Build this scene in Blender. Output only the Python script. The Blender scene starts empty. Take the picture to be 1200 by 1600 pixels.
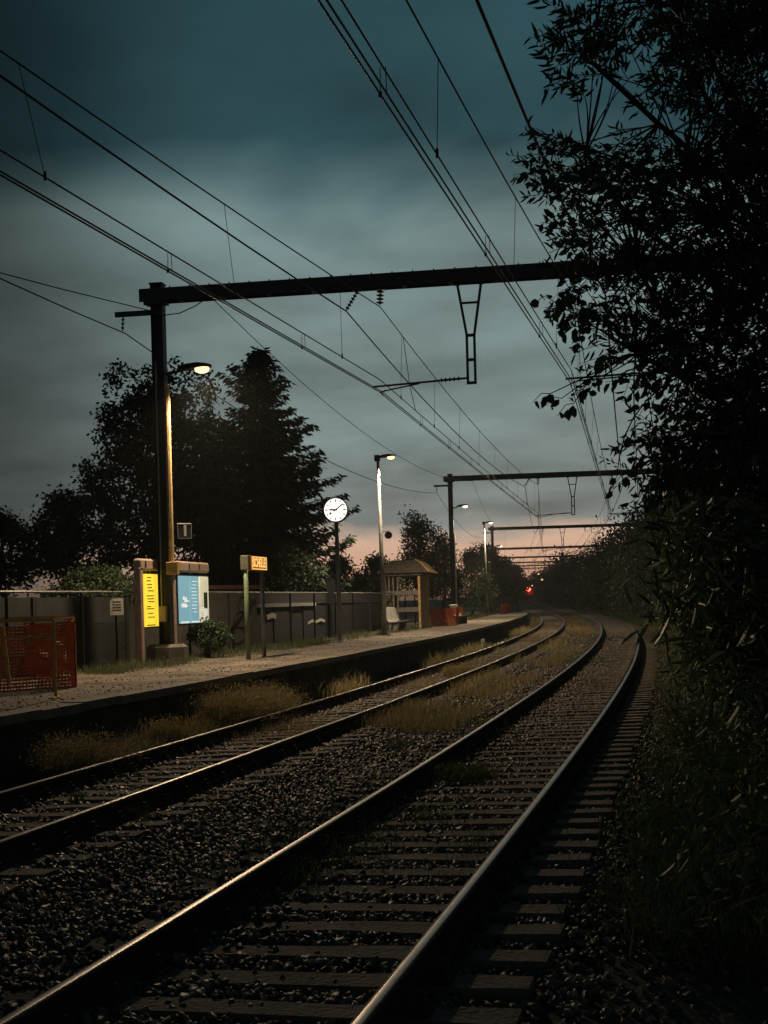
import bpy, math, random
import numpy as np
from mathutils import Vector, Matrix

rng = np.random.default_rng(7)
random.seed(7)
scene = bpy.context.scene
COL = scene.collection

# ------------------------------------------------------------------ camera
CAM_H = 1.68            # above the rail heads
FOC = 1900.0            # in pixels of the 1200 x 1600 photograph
ROLL = 0.027
cam_data = bpy.data.cameras.new('camera')
cam = bpy.data.objects.new('camera', cam_data)
COL.objects.link(cam)
cam_data.sensor_fit = 'AUTO'
cam_data.sensor_width = 36.0
cam_data.lens = 36.0 * FOC / 1600.0
cam_data.shift_y = 140.0 / 1600.0
cam_data.clip_start = 0.05
cam_data.clip_end = 4000.0
cam.matrix_world = (Matrix.Translation((0, 0, CAM_H)) @ Matrix.Rotation(math.radians(90), 4, 'X')
                    @ Matrix.Rotation(-ROLL, 4, 'Z'))
scene.camera = cam

# ------------------------------------------------------------------ world: dusk sky, broken overcast with a band of afterglow
world = bpy.data.worlds.new('World')
scene.world = world
world.use_nodes = True
nt = world.node_tree
nt.nodes.clear()
N = nt.nodes.new
def link(a, b): nt.links.new(a, b)
def wmath(op, a, b=None, c=None, clamp=False):
    n = N('ShaderNodeMath'); n.operation = op; n.use_clamp = clamp
    for i, v in enumerate((a, b, c)):
        if v is None: continue
        if isinstance(v, (int, float)): n.inputs[i].default_value = v
        else: link(v, n.inputs[i])
    return n.outputs[0]
def wmix(f, a, b):
    n = N('ShaderNodeMix'); n.data_type = 'RGBA'
    for sock, v in ((n.inputs[0], f), (n.inputs[6], a), (n.inputs[7], b)):
        if isinstance(v, (int, float)): sock.default_value = v
        elif isinstance(v, tuple): sock.default_value = v
        else: link(v, sock)
    return n.outputs[2]
tc = N('ShaderNodeTexCoord')
sep = N('ShaderNodeSeparateXYZ'); link(tc.outputs['Generated'], sep.inputs[0])
SX, SY, SZ = sep.outputs
# cloud coordinates: a flat layer seen from below, stretched into banks
den = wmath('ADD', wmath('ABSOLUTE', SZ), 0.22)
cmb = N('ShaderNodeCombineXYZ')
link(wmath('DIVIDE', SX, den), cmb.inputs[0]); link(wmath('DIVIDE', SY, den), cmb.inputs[1])
mp = N('ShaderNodeMapping'); link(cmb.outputs[0], mp.inputs[0])
mp.inputs['Scale'].default_value = (0.8, 1.0, 1.0); mp.inputs['Location'].default_value = (3.1, 0.4, 0)
mp.inputs['Rotation'].default_value = (0, 0, 0.35)
ns = N('ShaderNodeTexNoise'); link(mp.outputs[0], ns.inputs['Vector'])
ns.inputs['Scale'].default_value = 1.5; ns.inputs['Detail'].default_value = 4.0; ns.inputs['Roughness'].default_value = 0.5
ns.inputs['Distortion'].default_value = 0.5
ns2 = N('ShaderNodeTexNoise'); link(mp.outputs[0], ns2.inputs['Vector'])
ns2.inputs['Scale'].default_value = 3.2; ns2.inputs['Detail'].default_value = 6.0
ramp = N('ShaderNodeValToRGB')
link(wmath('ADD', SZ, wmath('MULTIPLY', wmath('SUBTRACT', ns.outputs['Fac'], 0.5), 0.17)), ramp.inputs[0])
el = ramp.color_ramp.elements
el[0].position = 0.0; el[0].color = (0.200, 0.212, 0.204, 1)
el[1].position = 1.0; el[1].color = (0.012, 0.034, 0.042, 1)
for pos, col in ((0.10, (0.184, 0.224, 0.216, 1)), (0.18, (0.170, 0.228, 0.222, 1)), (0.295, (0.168, 0.240, 0.240, 1)), (0.322, (0.074, 0.134, 0.142, 1)),
                 (0.348, (0.025, 0.066, 0.079, 1)), (0.50, (0.020, 0.056, 0.068, 1))):
    e = el.new(pos); e.color = col
cloud_mod = wmath('ADD', 0.25, wmath('MULTIPLY', ns2.outputs['Fac'], 1.5))
cm = N('ShaderNodeVectorMath'); cm.operation = 'SCALE'
link(ramp.outputs[0], cm.inputs[0]); link(cloud_mod, cm.inputs[3])
# clear strip under the cloud base, brightest towards the place where the sun went down
mp3 = N('ShaderNodeMapping'); link(tc.outputs['Generated'], mp3.inputs[0]); mp3.inputs['Scale'].default_value = (9, 9, 34)
ns3 = N('ShaderNodeTexNoise'); link(mp3.outputs[0], ns3.inputs['Vector']); ns3.inputs['Scale'].default_value = 1.0; ns3.inputs['Detail'].default_value = 4
edge = wmath('ADD', SZ, wmath('MULTIPLY', wmath('SUBTRACT', ns3.outputs['Fac'], 0.5), 0.034))
strip = N('ShaderNodeMapRange'); strip.interpolation_type = 'SMOOTHSTEP'
link(edge, strip.inputs[0]); strip.inputs[1].default_value = 0.066; strip.inputs[2].default_value = 0.048
strip.inputs[3].default_value = 0.0; strip.inputs[4].default_value = 1.0
SUN_AZ = math.radians(9.0)       # to the right of straight ahead
dot = wmath('DIVIDE', wmath('ADD', wmath('MULTIPLY', SX, math.sin(SUN_AZ)), wmath('MULTIPLY', SY, math.cos(SUN_AZ))), wmath('SQRT', wmath('MAXIMUM', wmath('SUBTRACT', 1.0, wmath('MULTIPLY', SZ, SZ)), 0.0001)))
azf = N('ShaderNodeMapRange'); azf.interpolation_type = 'SMOOTHSTEP'
link(dot, azf.inputs[0]); azf.inputs[1].default_value = 0.885; azf.inputs[2].default_value = 0.985
cl = N('ShaderNodeVectorMath'); cl.operation = 'SCALE'
link(cm.outputs[0], cl.inputs[0]); link(wmath('ADD', 0.28, wmath('MULTIPLY', azf.outputs[0], 0.80)), cl.inputs[3]); cloud_lit = cl.outputs[0]
glow_ramp = N('ShaderNodeValToRGB'); link(wmath('MULTIPLY', SZ, 14.0), glow_ramp.inputs[0])
ge = glow_ramp.color_ramp.elements
ge[0].position = 0.0; ge[0].color = (0.86, 0.42, 0.25, 1)
ge[1].position = 0.75; ge[1].color = (0.74, 0.51, 0.37, 1)
skyc = wmix(wmath('MULTIPLY', strip.outputs[0], wmath('ADD', 0.12, wmath('MULTIPLY', azf.outputs[0], 0.88))), cloud_lit, glow_ramp.outputs[0])
# clear twilight sky far above the clouds, barely coming through
st = N('ShaderNodeTexSky'); st.sky_type = 'NISHITA'; st.sun_disc = False
st.sun_elevation = math.radians(0.5); st.sun_rotation = SUN_AZ
stc = N('ShaderNodeVectorMath'); stc.operation = 'SCALE'; link(st.outputs[0], stc.inputs[0]); stc.inputs[3].default_value = 0.05
skyc = wmix(0.04, skyc, stc.outputs[0])
bg = N('ShaderNodeBackground'); link(skyc, bg.inputs[0]); bg.inputs[1].default_value = 1.0
wo = N('ShaderNodeOutputWorld'); link(bg.outputs[0], wo.inputs[0])

sun_d = bpy.data.lights.new('sun', 'SUN'); sun_d.energy = 0.03; sun_d.angle = math.radians(20); sun_d.color = (1.0, 0.72, 0.52)
sun = bpy.data.objects.new('sun', sun_d); COL.objects.link(sun)
sun.rotation_euler = Vector((-math.sin(SUN_AZ), -math.cos(SUN_AZ), -0.05)).to_track_quat('-Z', 'Y').to_euler()

scene.view_settings.view_transform = 'Standard'
scene.view_settings.look = 'None'
scene.view_settings.exposure = 0.0
scene.view_settings.gamma = 1.0
scene.view_settings.use_curve_mapping = False
scene.render.engine = 'CYCLES'
scene.cycles.use_denoising = True
scene.cycles.max_bounces = 5
scene.cycles.transparent_max_bounces = 6
scene.cycles.sample_clamp_indirect = 3.0

# ------------------------------------------------------------------ helpers
def ray(u, v):
    a = u - 600.0; b = 940.0 - v
    c, s = math.cos(ROLL), math.sin(ROLL)
    return np.array([(a * c + b * s) / FOC, 1.0, (-a * s + b * c) / FOC])
def at(u, v, d):
    r = ray(u, v); return np.array([r[0] * d, d, CAM_H + r[2] * d])
def gnd(u, v, z=0.0):
    r = ray(u, v); t = (z - CAM_H) / r[2]; return np.array([r[0] * t, t, z])
def at_h(u, v, h):
    r = ray(u, v); t = (h - CAM_H) / r[2]; return np.array([r[0] * t, t, h])

# centre line of the right-hand track, x as a polynomial of y (fitted to the rails)
PC = [-0.283192, 2.17088, -3.579999, -6.047222, 27.310693, -2.222913]
_X1 = float(np.polyval(PC, 1.1)); _S1 = float(np.polyval(np.polyder(PC), 1.1)) / 100.0
def cx(y):                     # beyond 110 m the curve eases into a straight
    y = np.asarray(y, float); e = np.clip(y - 110.0, 0, None)
    return np.polyval(PC, np.clip(y, -40, 110) / 100.0) + 0.090 * e + (_S1 - 0.090) * 40.0 * (1 - np.exp(-e / 40.0))
def cdx(y):
    y = np.asarray(y, float); e = np.clip(y - 110.0, 0, None)
    return np.where(y < 110, np.polyval(np.polyder(PC), np.clip(y, -40, 110) / 100.0) / 100.0, 0.090 + (_S1 - 0.090) * np.exp(-e / 40.0))
def rise(y):
    y = np.asarray(y, float); return 1.35 * (np.clip((y - 130.0) / 200.0, 0, 2)) ** 1.5
CANT = 0.045
def tp(y, off, z=0.0):
    """point at track coordinate y, off metres to the right of the right track's centre"""
    y = np.asarray(y, float); d = cdx(y); L = np.sqrt(1 + d * d)
    x = cx(y) + off / L; yy = y - off * d / L
    return np.stack(np.broadcast_arrays(x, yy, rise(y) + z), -1)
def heading(y): return math.atan(float(cdx(y)))      # to the right of +y
DB = 3.62                 # spacing of the two tracks
PLAT_Z = 0.5
PE = -5.45                # platform edge
PBACK = -9.3

class MB:
    def __init__(s): s.v = []; s.f = []; s.n = 0
    def add(s, verts, faces):
        b = s.n; s.v.extend([tuple(map(float, p)) for p in verts]); s.f.extend([tuple(i + b for i in f) for f in faces]); s.n += len(verts); return s
    def box(s, c, size, rz=0.0, jit=0.0):
        hx, hy, hz = size[0] / 2, size[1] / 2, size[2] / 2
        ca, sa = math.cos(rz), math.sin(rz); vs = []
        for z in (-hz, hz):
            for x, y in ((-hx, -hy), (hx, -hy), (hx, hy), (-hx, hy)):
                x += random.uniform(-jit, jit); y += random.uniform(-jit, jit)
                vs.append((c[0] + x * ca - y * sa, c[1] + x * sa + y * ca, c[2] + z + random.uniform(-jit, jit)))
        return s.add(vs, [(3, 2, 1, 0), (4, 5, 6, 7), (0, 1, 5, 4), (1, 2, 6, 5), (2, 3, 7, 6), (3, 0, 4, 7)])
    def obox(s, p, q, w, h, up=(0, 0, 1)):
        """box beam from p to q, w wide, h high"""
        p = Vector(p); q = Vector(q); d = (q - p).normalized(); u = Vector(up)
        if abs(d.dot(u)) > 0.98: u = Vector((0, 1, 0))
        r = d.cross(u).normalized(); u = r.cross(d).normalized(); vs = []
        for e in (p, q):
            for a, b in ((-1, -1), (1, -1), (1, 1), (-1, 1)): vs.append(e + r * (a * w / 2) + u * (b * h / 2))
        return s.add(vs, [(0, 1, 2, 3), (7, 6, 5, 4), (0, 4, 5, 1), (1, 5, 6, 2), (2, 6, 7, 3), (3, 7, 4, 0)])
    def tube(s, pts, rad, seg=6, cap=True):
        pts = [Vector(p) for p in pts]
        if not hasattr(rad, '__len__'): rad = [rad] * len(pts)
        b = s.n; vs = []; fs = []; prev = None
        for i, p in enumerate(pts):
            d = (pts[min(i + 1, len(pts) - 1)] - pts[max(i - 1, 0)])
            d = d.normalized() if d.length > 1e-9 else Vector((0, 0, 1))
            ref = prev if prev is not None else (Vector((0, 0, 1)) if abs(d.z) < 0.9 else Vector((1, 0, 0)))
            r = d.cross(ref)
            if r.length < 1e-6: r = d.cross(Vector((0.3, 1, 0.2)))
            r.normalize(); u = r.cross(d).normalized(); prev = u
            for k in range(seg):
                a = 2 * math.pi * k / seg; vs.append(p + (r * math.cos(a) + u * math.sin(a)) * rad[i])
        for i in range(len(pts) - 1):
            for k in range(seg):
                k2 = (k + 1) % seg; fs.append((i * seg + k, i * seg + k2, (i + 1) * seg + k2, (i + 1) * seg + k))
        if cap:
            fs.append(tuple(range(seg))[::-1]); fs.append(tuple((len(pts) - 1) * seg + k for k in range(seg)))
        return s.add(vs, fs)
    def prism(s, poly, z0, z1):
        n = len(poly); vs = [(x, y, z0) for x, y in poly] + [(x, y, z1) for x, y in poly]
        fs = [tuple(range(n))[::-1], tuple(range(n, 2 * n))] + [(i, (i + 1) % n, n + (i + 1) % n, n + i) for i in range(n)]
        return s.add(vs, fs)
    def sphere(s, c, r, seg=8, rings=5, sz=1.0):
        vs = []; fs = []
        for i in range(1, rings):
            t = math.pi * i / rings
            for k in range(seg):
                a = 2 * math.pi * k / seg; vs.append((c[0] + r * math.sin(t) * math.cos(a), c[1] + r * math.sin(t) * math.sin(a), c[2] + r * sz * math.cos(t)))
        top = len(vs); vs.append((c[0], c[1], c[2] + r * sz)); vs.append((c[0], c[1], c[2] - r * sz))
        for i in range(rings - 2):
            for k in range(seg):
                k2 = (k + 1) % seg; fs.append((i * seg + k, (i + 1) * seg + k, (i + 1) * seg + k2, i * seg + k2))
        for k in range(seg):
            k2 = (k + 1) % seg; fs.append((top, k, k2)); fs.append((top + 1, (rings - 2) * seg + k2, (rings - 2) * seg + k))
        return s.add(vs, fs)
    def build(s, name, mat, parent=None, smooth=False, bevel=0.0):
        me = bpy.data.meshes.new(name); me.from_pydata(s.v, [], s.f); me.update()
        if smooth: me.shade_smooth()
        return mkobj(name, me, mat, parent, bevel)
def mkobj(name, me, mat, parent=None, bevel=0.0):
    if mat is not None and len(me.materials) == 0: me.materials.append(M[mat] if isinstance(mat, str) else mat)
    o = bpy.data.objects.new(name, me); COL.objects.link(o)
    if parent is not None: o.parent = parent
    if bevel > 0:
        b = o.modifiers.new('bevel', 'BEVEL'); b.width = bevel; b.segments = 1; b.limit_method = 'ANGLE'
    return o
def np_mesh(name, V, F, mat, parent=None, smooth=False):
    """V (n,3) vertices, F (m,k) faces of one size"""
    me = bpy.data.meshes.new(name); F = np.asarray(F, np.int32); m, k = F.shape
    me.vertices.add(len(V)); me.vertices.foreach_set('co', np.asarray(V, np.float32).ravel())
    me.loops.add(m * k); me.loops.foreach_set('vertex_index', F.ravel())
    me.polygons.add(m); me.polygons.foreach_set('loop_start', np.arange(0, m * k, k, dtype=np.int32))
    me.update(calc_edges=True)
    if smooth: me.shade_smooth()
    return mkobj(name, me, mat, parent)
def tag(o, label=None, cat=None, group=None, kind=None):
    if label: o['label'] = label
    if cat: o['category'] = cat
    if group: o['group'] = group
    if kind: o['kind'] = kind
    return o
def thing(name, label, cat, loc=(0, 0, 0), rz=0.0, group=None):
    o = bpy.data.objects.new(name, None); COL.objects.link(o); o.empty_display_size = 0.2
    o.location = tuple(map(float, loc)); o.rotation_euler = (0, 0, rz)
    return tag(o, label, cat, group)

# ------------------------------------------------------------------ materials
M = {}
def mat(name, col, rough=0.8, metal=0.0, var=0.25, scale=6.0, bump=0.0, bscale=40.0, col2=None, island=False, spec=0.5, ipow=1.0, trans=0.0, emit=None, estr=0.0):
    m = bpy.data.materials.new(name); m.use_nodes = True; t = m.node_tree; b = t.nodes['Principled BSDF']
    b.inputs['Roughness'].default_value = rough; b.inputs['Metallic'].default_value = metal
    b.inputs['Specular IOR Level'].default_value = spec
    col = tuple(col) + (1,)
    c2 = tuple(col2) + (1,) if col2 else tuple(max(0, c * (1 - 2 * var)) for c in col[:3]) + (1,)
    mx = t.nodes.new('ShaderNodeMix'); mx.data_type = 'RGBA'; mx.inputs[6].default_value = c2; mx.inputs[7].default_value = col
    tcn = t.nodes.new('ShaderNodeTexCoord')
    if island:
        g = t.nodes.new('ShaderNodeNewGeometry'); pw = t.nodes.new('ShaderNodeMath'); pw.operation = 'POWER'; pw.inputs[1].default_value = ipow
        t.links.new(g.outputs['Random Per Island'], pw.inputs[0]); t.links.new(pw.outputs[0], mx.inputs[0])
    else:
        n = t.nodes.new('ShaderNodeTexNoise'); n.inputs['Scale'].default_value = scale; n.inputs['Detail'].default_value = 6; n.inputs['Roughness'].default_value = 0.65
        t.links.new(tcn.outputs['Object'], n.inputs['Vector'])
        mr = t.nodes.new('ShaderNodeMapRange'); mr.inputs[1].default_value = 0.32; mr.inputs[2].default_value = 0.68
        t.links.new(n.outputs['Fac'], mr.inputs[0]); t.links.new(mr.outputs[0], mx.inputs[0])
    t.links.new(mx.outputs[2], b.inputs['Base Color'])
    if bump:
        n2 = t.nodes.new('ShaderNodeTexNoise'); n2.inputs['Scale'].default_value = bscale; n2.inputs['Detail'].default_value = 5
        t.links.new(tcn.outputs['Object'], n2.inputs['Vector'])
        bp = t.nodes.new('ShaderNodeBump'); bp.inputs['Strength'].default_value = bump; bp.inputs['Distance'].default_value = 0.02
        t.links.new(n2.outputs['Fac'], bp.inputs['Height']); t.links.new(bp.outputs[0], b.inputs['Normal'])
    if trans:
        tr = t.nodes.new('ShaderNodeBsdfTranslucent'); t.links.new(mx.outputs[2], tr.inputs[0])
        ms = t.nodes.new('ShaderNodeMixShader'); ms.inputs[0].default_value = trans
        t.links.new(b.outputs[0], ms.inputs[1]); t.links.new(tr.outputs[0], ms.inputs[2])
        t.links.new(ms.outputs[0], t.nodes['Material Output'].inputs[0])
    if emit:
        b.inputs['Emission Color'].default_value = tuple(emit) + (1,); b.inputs['Emission Strength'].default_value = estr
    M[name] = m; return m
mat('steel_dark', (0.035, 0.04, 0.042), 0.6, 0.3, 0.3, 3.0, 0.15, 30)
mat('mast_paint', (0.045, 0.05, 0.052), 0.55, 0.2, 0.3, 2.0, 0.2, 25)
mat('galvanised', (0.30, 0.31, 0.31), 0.5, 0.5, 0.2, 4.0, 0.1, 40)
mat('wire', (0.03, 0.032, 0.034), 0.55, 0.6, 0.2, 2.0)
mat('copper_wire', (0.09, 0.075, 0.06), 0.4, 0.8, 0.2, 2.0)
mat('insulator', (0.05, 0.03, 0.022), 0.25, 0.0, 0.2, 10.0)
mat('rail_side', (0.06, 0.035, 0.022), 0.85, 0.1, 0.35, 8.0, 0.3, 60)
mat('rail_edge', (0.075, 0.06, 0.048), 0.75, 0.2, 0.3, 6.0, 0.2, 60)
mat('rail_head', (0.30, 0.29, 0.28), 0.40, 1.0, 0.18, 5.0, 0.05, 80)
mat('sleeper_wood', (0.21, 0.18, 0.15), 0.9, 0.0, 0.40, 3.0, 0.9, 28)
mat('ballast_dust', (0.07, 0.064, 0.056), 0.95, 0.0, 0.35, 14.0, 0.9, 30)
mat('stone', (0.30, 0.255, 0.21), 0.55, 0.0, col2=(0.030, 0.026, 0.022), island=True, ipow=2.6)
mat('grit', (0.30, 0.27, 0.235), 0.8, 0.0, col2=(0.13, 0.115, 0.095), island=True)
mat('soil', (0.065, 0.058, 0.042), 0.95, 0.0, 0.3, 3.0, 0.8, 12, col2=(0.035, 0.042, 0.022))
mat('platform_top', (0.33, 0.295, 0.255), 0.9, 0.0, 0.2, 1.1, 0.9, 30, col2=(0.09, 0.08, 0.066))
mat('platform_wall', (0.10, 0.095, 0.088), 0.9, 0.0, 0.35, 2.0, 0.6, 15)
mat('coping', (0.28, 0.26, 0.23), 0.85, 0.0, 0.25, 3.0, 0.5, 30)
mat('panel_concrete_lit', (0.028, 0.036, 0.039), 0.9, 0.0, 0.3, 3.0, 0.5, 20)
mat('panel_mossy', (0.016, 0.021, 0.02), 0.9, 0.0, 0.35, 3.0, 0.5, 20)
mat('concrete', (0.24, 0.235, 0.22), 0.9, 0.0, 0.25, 4.0, 0.5, 25)
mat('brick_grey', (0.125, 0.125, 0.118), 0.9, 0.0, 0.22, 5.0, 0.5, 22)
mat('roof_red', (0.18, 0.075, 0.05), 0.8, 0.0, 0.25, 4.0)
mat('wall_blue', (0.02, 0.028, 0.034), 0.8, 0.0, 0.3, 1.6, 0.3, 10)
mat('paint_white', (0.62, 0.62, 0.60), 0.6, 0.0, 0.12, 6.0)
mat('paint_dark', (0.025, 0.028, 0.03), 0.7)
mat('panel_frame', (0.46, 0.36, 0.30), 0.6, 0.0, 0.18, 5.0)
mat('green_paint', (0.22, 0.32, 0.20), 0.5, 0.0, 0.2, 6.0)
mat('sign_grey', (0.17, 0.175, 0.13), 0.6, 0.0, 0.2, 6.0)
mat('sign_navy', (0.018, 0.03, 0.06), 0.5)
mat('sign_plate', (0.42, 0.44, 0.43), 0.55, 0.0, 0.15, 9.0)
mat('wood_and_lit_yellow', (0.60, 0.43, 0.20), 0.75, 0.0, 0.25, 8.0, 0.3, 40)  # yellow shelter wood; on the mast pipe and box it stands in for lamplight
mat('wood_dark', (0.035, 0.036, 0.036), 0.9, 0.0, 0.25, 8.0, 0.3, 40)
mat('wood_grey', (0.20, 0.19, 0.17), 0.85, 0.0, 0.25, 8.0, 0.3, 40)
mat('thatch', (0.13, 0.115, 0.095), 0.95, 0.0, 0.35, 9.0, 0.7, 40)
mat('orange_net', (0.80, 0.15, 0.045), 0.6, 0.0, 0.2, 8.0)
mat('yellow_steel', (0.80, 0.46, 0.12), 0.5, 0.0, 0.2, 8.0)
mat('sack', (0.55, 0.52, 0.52), 0.8, 0.0, 0.25, 7.0, 0.5, 12)
mat('bark', (0.07, 0.055, 0.042), 0.95, 0.0, 0.35, 9.0, 0.8, 25)
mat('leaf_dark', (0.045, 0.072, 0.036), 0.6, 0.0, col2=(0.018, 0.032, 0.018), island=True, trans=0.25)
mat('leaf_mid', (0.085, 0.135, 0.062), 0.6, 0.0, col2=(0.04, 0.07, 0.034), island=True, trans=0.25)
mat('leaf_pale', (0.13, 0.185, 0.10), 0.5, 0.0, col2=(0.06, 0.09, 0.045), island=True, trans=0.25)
mat('leaf_front', (0.075, 0.112, 0.06), 0.5, 0.0, col2=(0.02, 0.034, 0.018), island=True, trans=0.25)
mat('needles', (0.035, 0.058, 0.036), 0.65, 0.0, col2=(0.013, 0.024, 0.016), island=True)
mat('grass_dry', (0.46, 0.37, 0.19), 0.8, 0.0, col2=(0.19, 0.175, 0.075), island=True, trans=0.3)
mat('grass_green', (0.15, 0.20, 0.08), 0.75, 0.0, col2=(0.05, 0.08, 0.03), island=True, trans=0.3)
mat('litter', (0.20, 0.17, 0.11), 0.8, 0.0, col2=(0.05, 0.05, 0.03), island=True)
mat('train_red', (0.20, 0.03, 0.03), 0.4, 0.1, 0.2, 2.0)
mat('glass_dark', (0.02, 0.024, 0.028), 0.08, 0.0, 0.1, 2.0)
mat('house_wall', (0.13, 0.11, 0.10), 0.9, 0.0, 0.2, 0.5)
mat('lamp_lens', (0.8, 0.7, 0.5), 0.4, emit=(1.0, 0.56, 0.24), estr=3.0)
mat('lamp_lens_far', (0.8, 0.75, 0.65), 0.4, emit=(1.0, 0.66, 0.38), estr=5.0)
mat('small_lamp', (0.8, 0.75, 0.65), 0.4, emit=(1.0, 0.85, 0.7), estr=1.2)
mat('clock_face', (0.8, 0.8, 0.78), 0.5, emit=(1.0, 0.91, 0.80), estr=1.45)
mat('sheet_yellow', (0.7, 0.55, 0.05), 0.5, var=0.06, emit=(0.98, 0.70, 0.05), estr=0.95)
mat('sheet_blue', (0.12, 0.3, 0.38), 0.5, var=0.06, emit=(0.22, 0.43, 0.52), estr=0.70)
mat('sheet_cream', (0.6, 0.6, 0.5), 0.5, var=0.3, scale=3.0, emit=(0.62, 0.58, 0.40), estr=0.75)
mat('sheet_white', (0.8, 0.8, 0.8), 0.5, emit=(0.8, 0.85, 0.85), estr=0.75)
mat('print_dark', (0.03, 0.03, 0.02), 0.7)
mat('sign_orange', (0.10, 0.03, 0.005), 0.5, emit=(0.95, 0.25, 0.012), estr=0.30)
mat('sign_letters', (0.3, 0.15, 0.05), 0.5, emit=(1.0, 0.55, 0.16), estr=1.2)
mat('lamp_red', (0.8, 0.05, 0.03), 0.4, emit=(1.0, 0.06, 0.03), estr=26.0)
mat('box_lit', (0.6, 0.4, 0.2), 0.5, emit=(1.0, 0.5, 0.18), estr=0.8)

# ------------------------------------------------------------------ ground, ballast bed, platform
ys = np.concatenate([np.arange(-14, 60, 1.0), np.arange(60, 420.1, 4.0)])
def strip_mesh(name, profile, ys, mat_, parent=None, wob=0.0, smooth=False):
    """profile: list of (offset, z); swept along the line"""
    rows = []
    for o, z in profile:
        p = tp(ys, o, z)
        if wob: p[:, 2] += rng.normal(0, wob, len(ys))
        rows.append(p)
    V = np.stack(rows, 1); n, k = V.shape[:2]
    idx = np.arange(n * k).reshape(n, k)
    F = np.stack([idx[:-1, :-1], idx[:-1, 1:], idx[1:, 1:], idx[1:, :-1]], -1).reshape(-1, 4)
    return np_mesh(name, V.reshape(-1, 3), F, mat_, parent, smooth)
g = MB(); g.add([(-2500, -300, -0.62), (2500, -300, -0.62), (2500, 3000, -0.62), (-2500, 3000, -0.62)], [(0, 1, 2, 3)])
tag(g.build('ground', 'soil'), 'dark flat land running out to the horizon', None, kind='structure')
tag(strip_mesh('trackside_bank', [(2.1, -0.34), (2.9, -0.42), (3.6, -0.36), (5.0, -0.15), (7.5, 0.25), (12, 0.5), (30, 0.55), (60, -0.7)], ys, 'soil', wob=0.03),
    'dark earth bank rising to the right of the tracks', None, kind='structure')
tag(strip_mesh('ballast_bed', [(-5.30, -0.27), (-4.9, -0.25), (-4.3, -0.215), (-2.95, -0.21), (-2.6, -0.178), (-2.25, -0.185), (-1.8, -0.235), (-1.3, -0.205), (-0.9, -0.203), (0.9, -0.20), (1.4, -0.205), (1.75, -0.235), (2.6, -0.42), (2.9, -0.7)], ys, 'ballast_dust', wob=0.006),
    'grey ballast bed under both tracks', None, kind='structure')
# platform
PY0, PY1 = -8.0, 108.0
pys = np.arange(PY0, PY1 + 0.1, 1.0)
def pedge(y):                       # the edge draws back at the far ramp end
    return PE - 3.0 * np.clip((y - 96.0) / 12.0, 0, 1) ** 2
def pz(y): return PLAT_Z - 0.35 * np.clip((y - 98.0) / 10.0, 0, 1)
rows = []
for fr in (0.0, 0.12, 0.3, 0.5, 0.75, 1.0):
    o = pedge(pys) * (1 - fr) + PBACK * fr - (0.28 if fr == 0 else 0)
    P = np.array([tp(y, oo, float(pz(y)) + rng.normal(0, 0.008)) for y, oo in zip(pys, o)]); rows.append(P)
V = np.stack(rows[::-1], 1); n, k = V.shape[:2]; idx = np.arange(n * k).reshape(n, k)
F = np.stack([idx[:-1, :-1], idx[:-1, 1:], idx[1:, 1:], idx[1:, :-1]], -1).reshape(-1, 4)
plat = tag(np_mesh('platform', V.reshape(-1, 3), F, 'platform_top', smooth=True), 'gravelled station platform along the left track', None, kind='structure')
# coping slabs, one metre each, and the retaining wall under them
cop_y = np.arange(PY0, PY1 - 1.0, 1.0)
for y in cop_y:
    a0, a1 = float(pedge(y)), float(pedge(y + 0.99)); z = float(pz(y)) + 0.012 + random.uniform(-0.008, 0.008)
    p = [tp(y, a0, z), tp(y + 0.985, a1, z), tp(y + 0.985, a1 - 0.34, z), tp(y, a0 - 0.34, z)]
    b = MB(); b.add([(q[0], q[1], q[2] - 0.11) for q in p] + [tuple(q) for q in p], [(0, 1, 2, 3)[::-1], (4, 5, 6, 7), (0, 1, 5, 4), (1, 2, 6, 5), (2, 3, 7, 6), (3, 0, 4, 7)])
    b.build('coping_slab', 'coping', plat)
wv = [(np.array([tp(y, float(pedge(y)) - 0.10, zz if zz < 0 else float(pz(y)) - 0.10) for y in pys])) for zz in (-0.6, 1.0)]
V = np.stack(wv, 1); n, k = V.shape[:2]; idx = np.arange(n * k).reshape(n, k)
F = np.stack([idx[:-1, 0], idx[:-1, 1], idx[1:, 1], idx[1:, 0]], -1)
np_mesh('retaining_wall', V.reshape(-1, 3), F, 'platform_wall', plat)
# station yard behind the platform
tag(strip_mesh('station_yard', [(PBACK + 0.02, 0.47), (-10.5, 0.45), (-14, 0.40), (-40, 0.35), (-90, -0.7)], np.arange(PY0, 340, 2.0), 'soil', wob=0.02),
    'dark earth behind the station fence', None, kind='structure')

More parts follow.
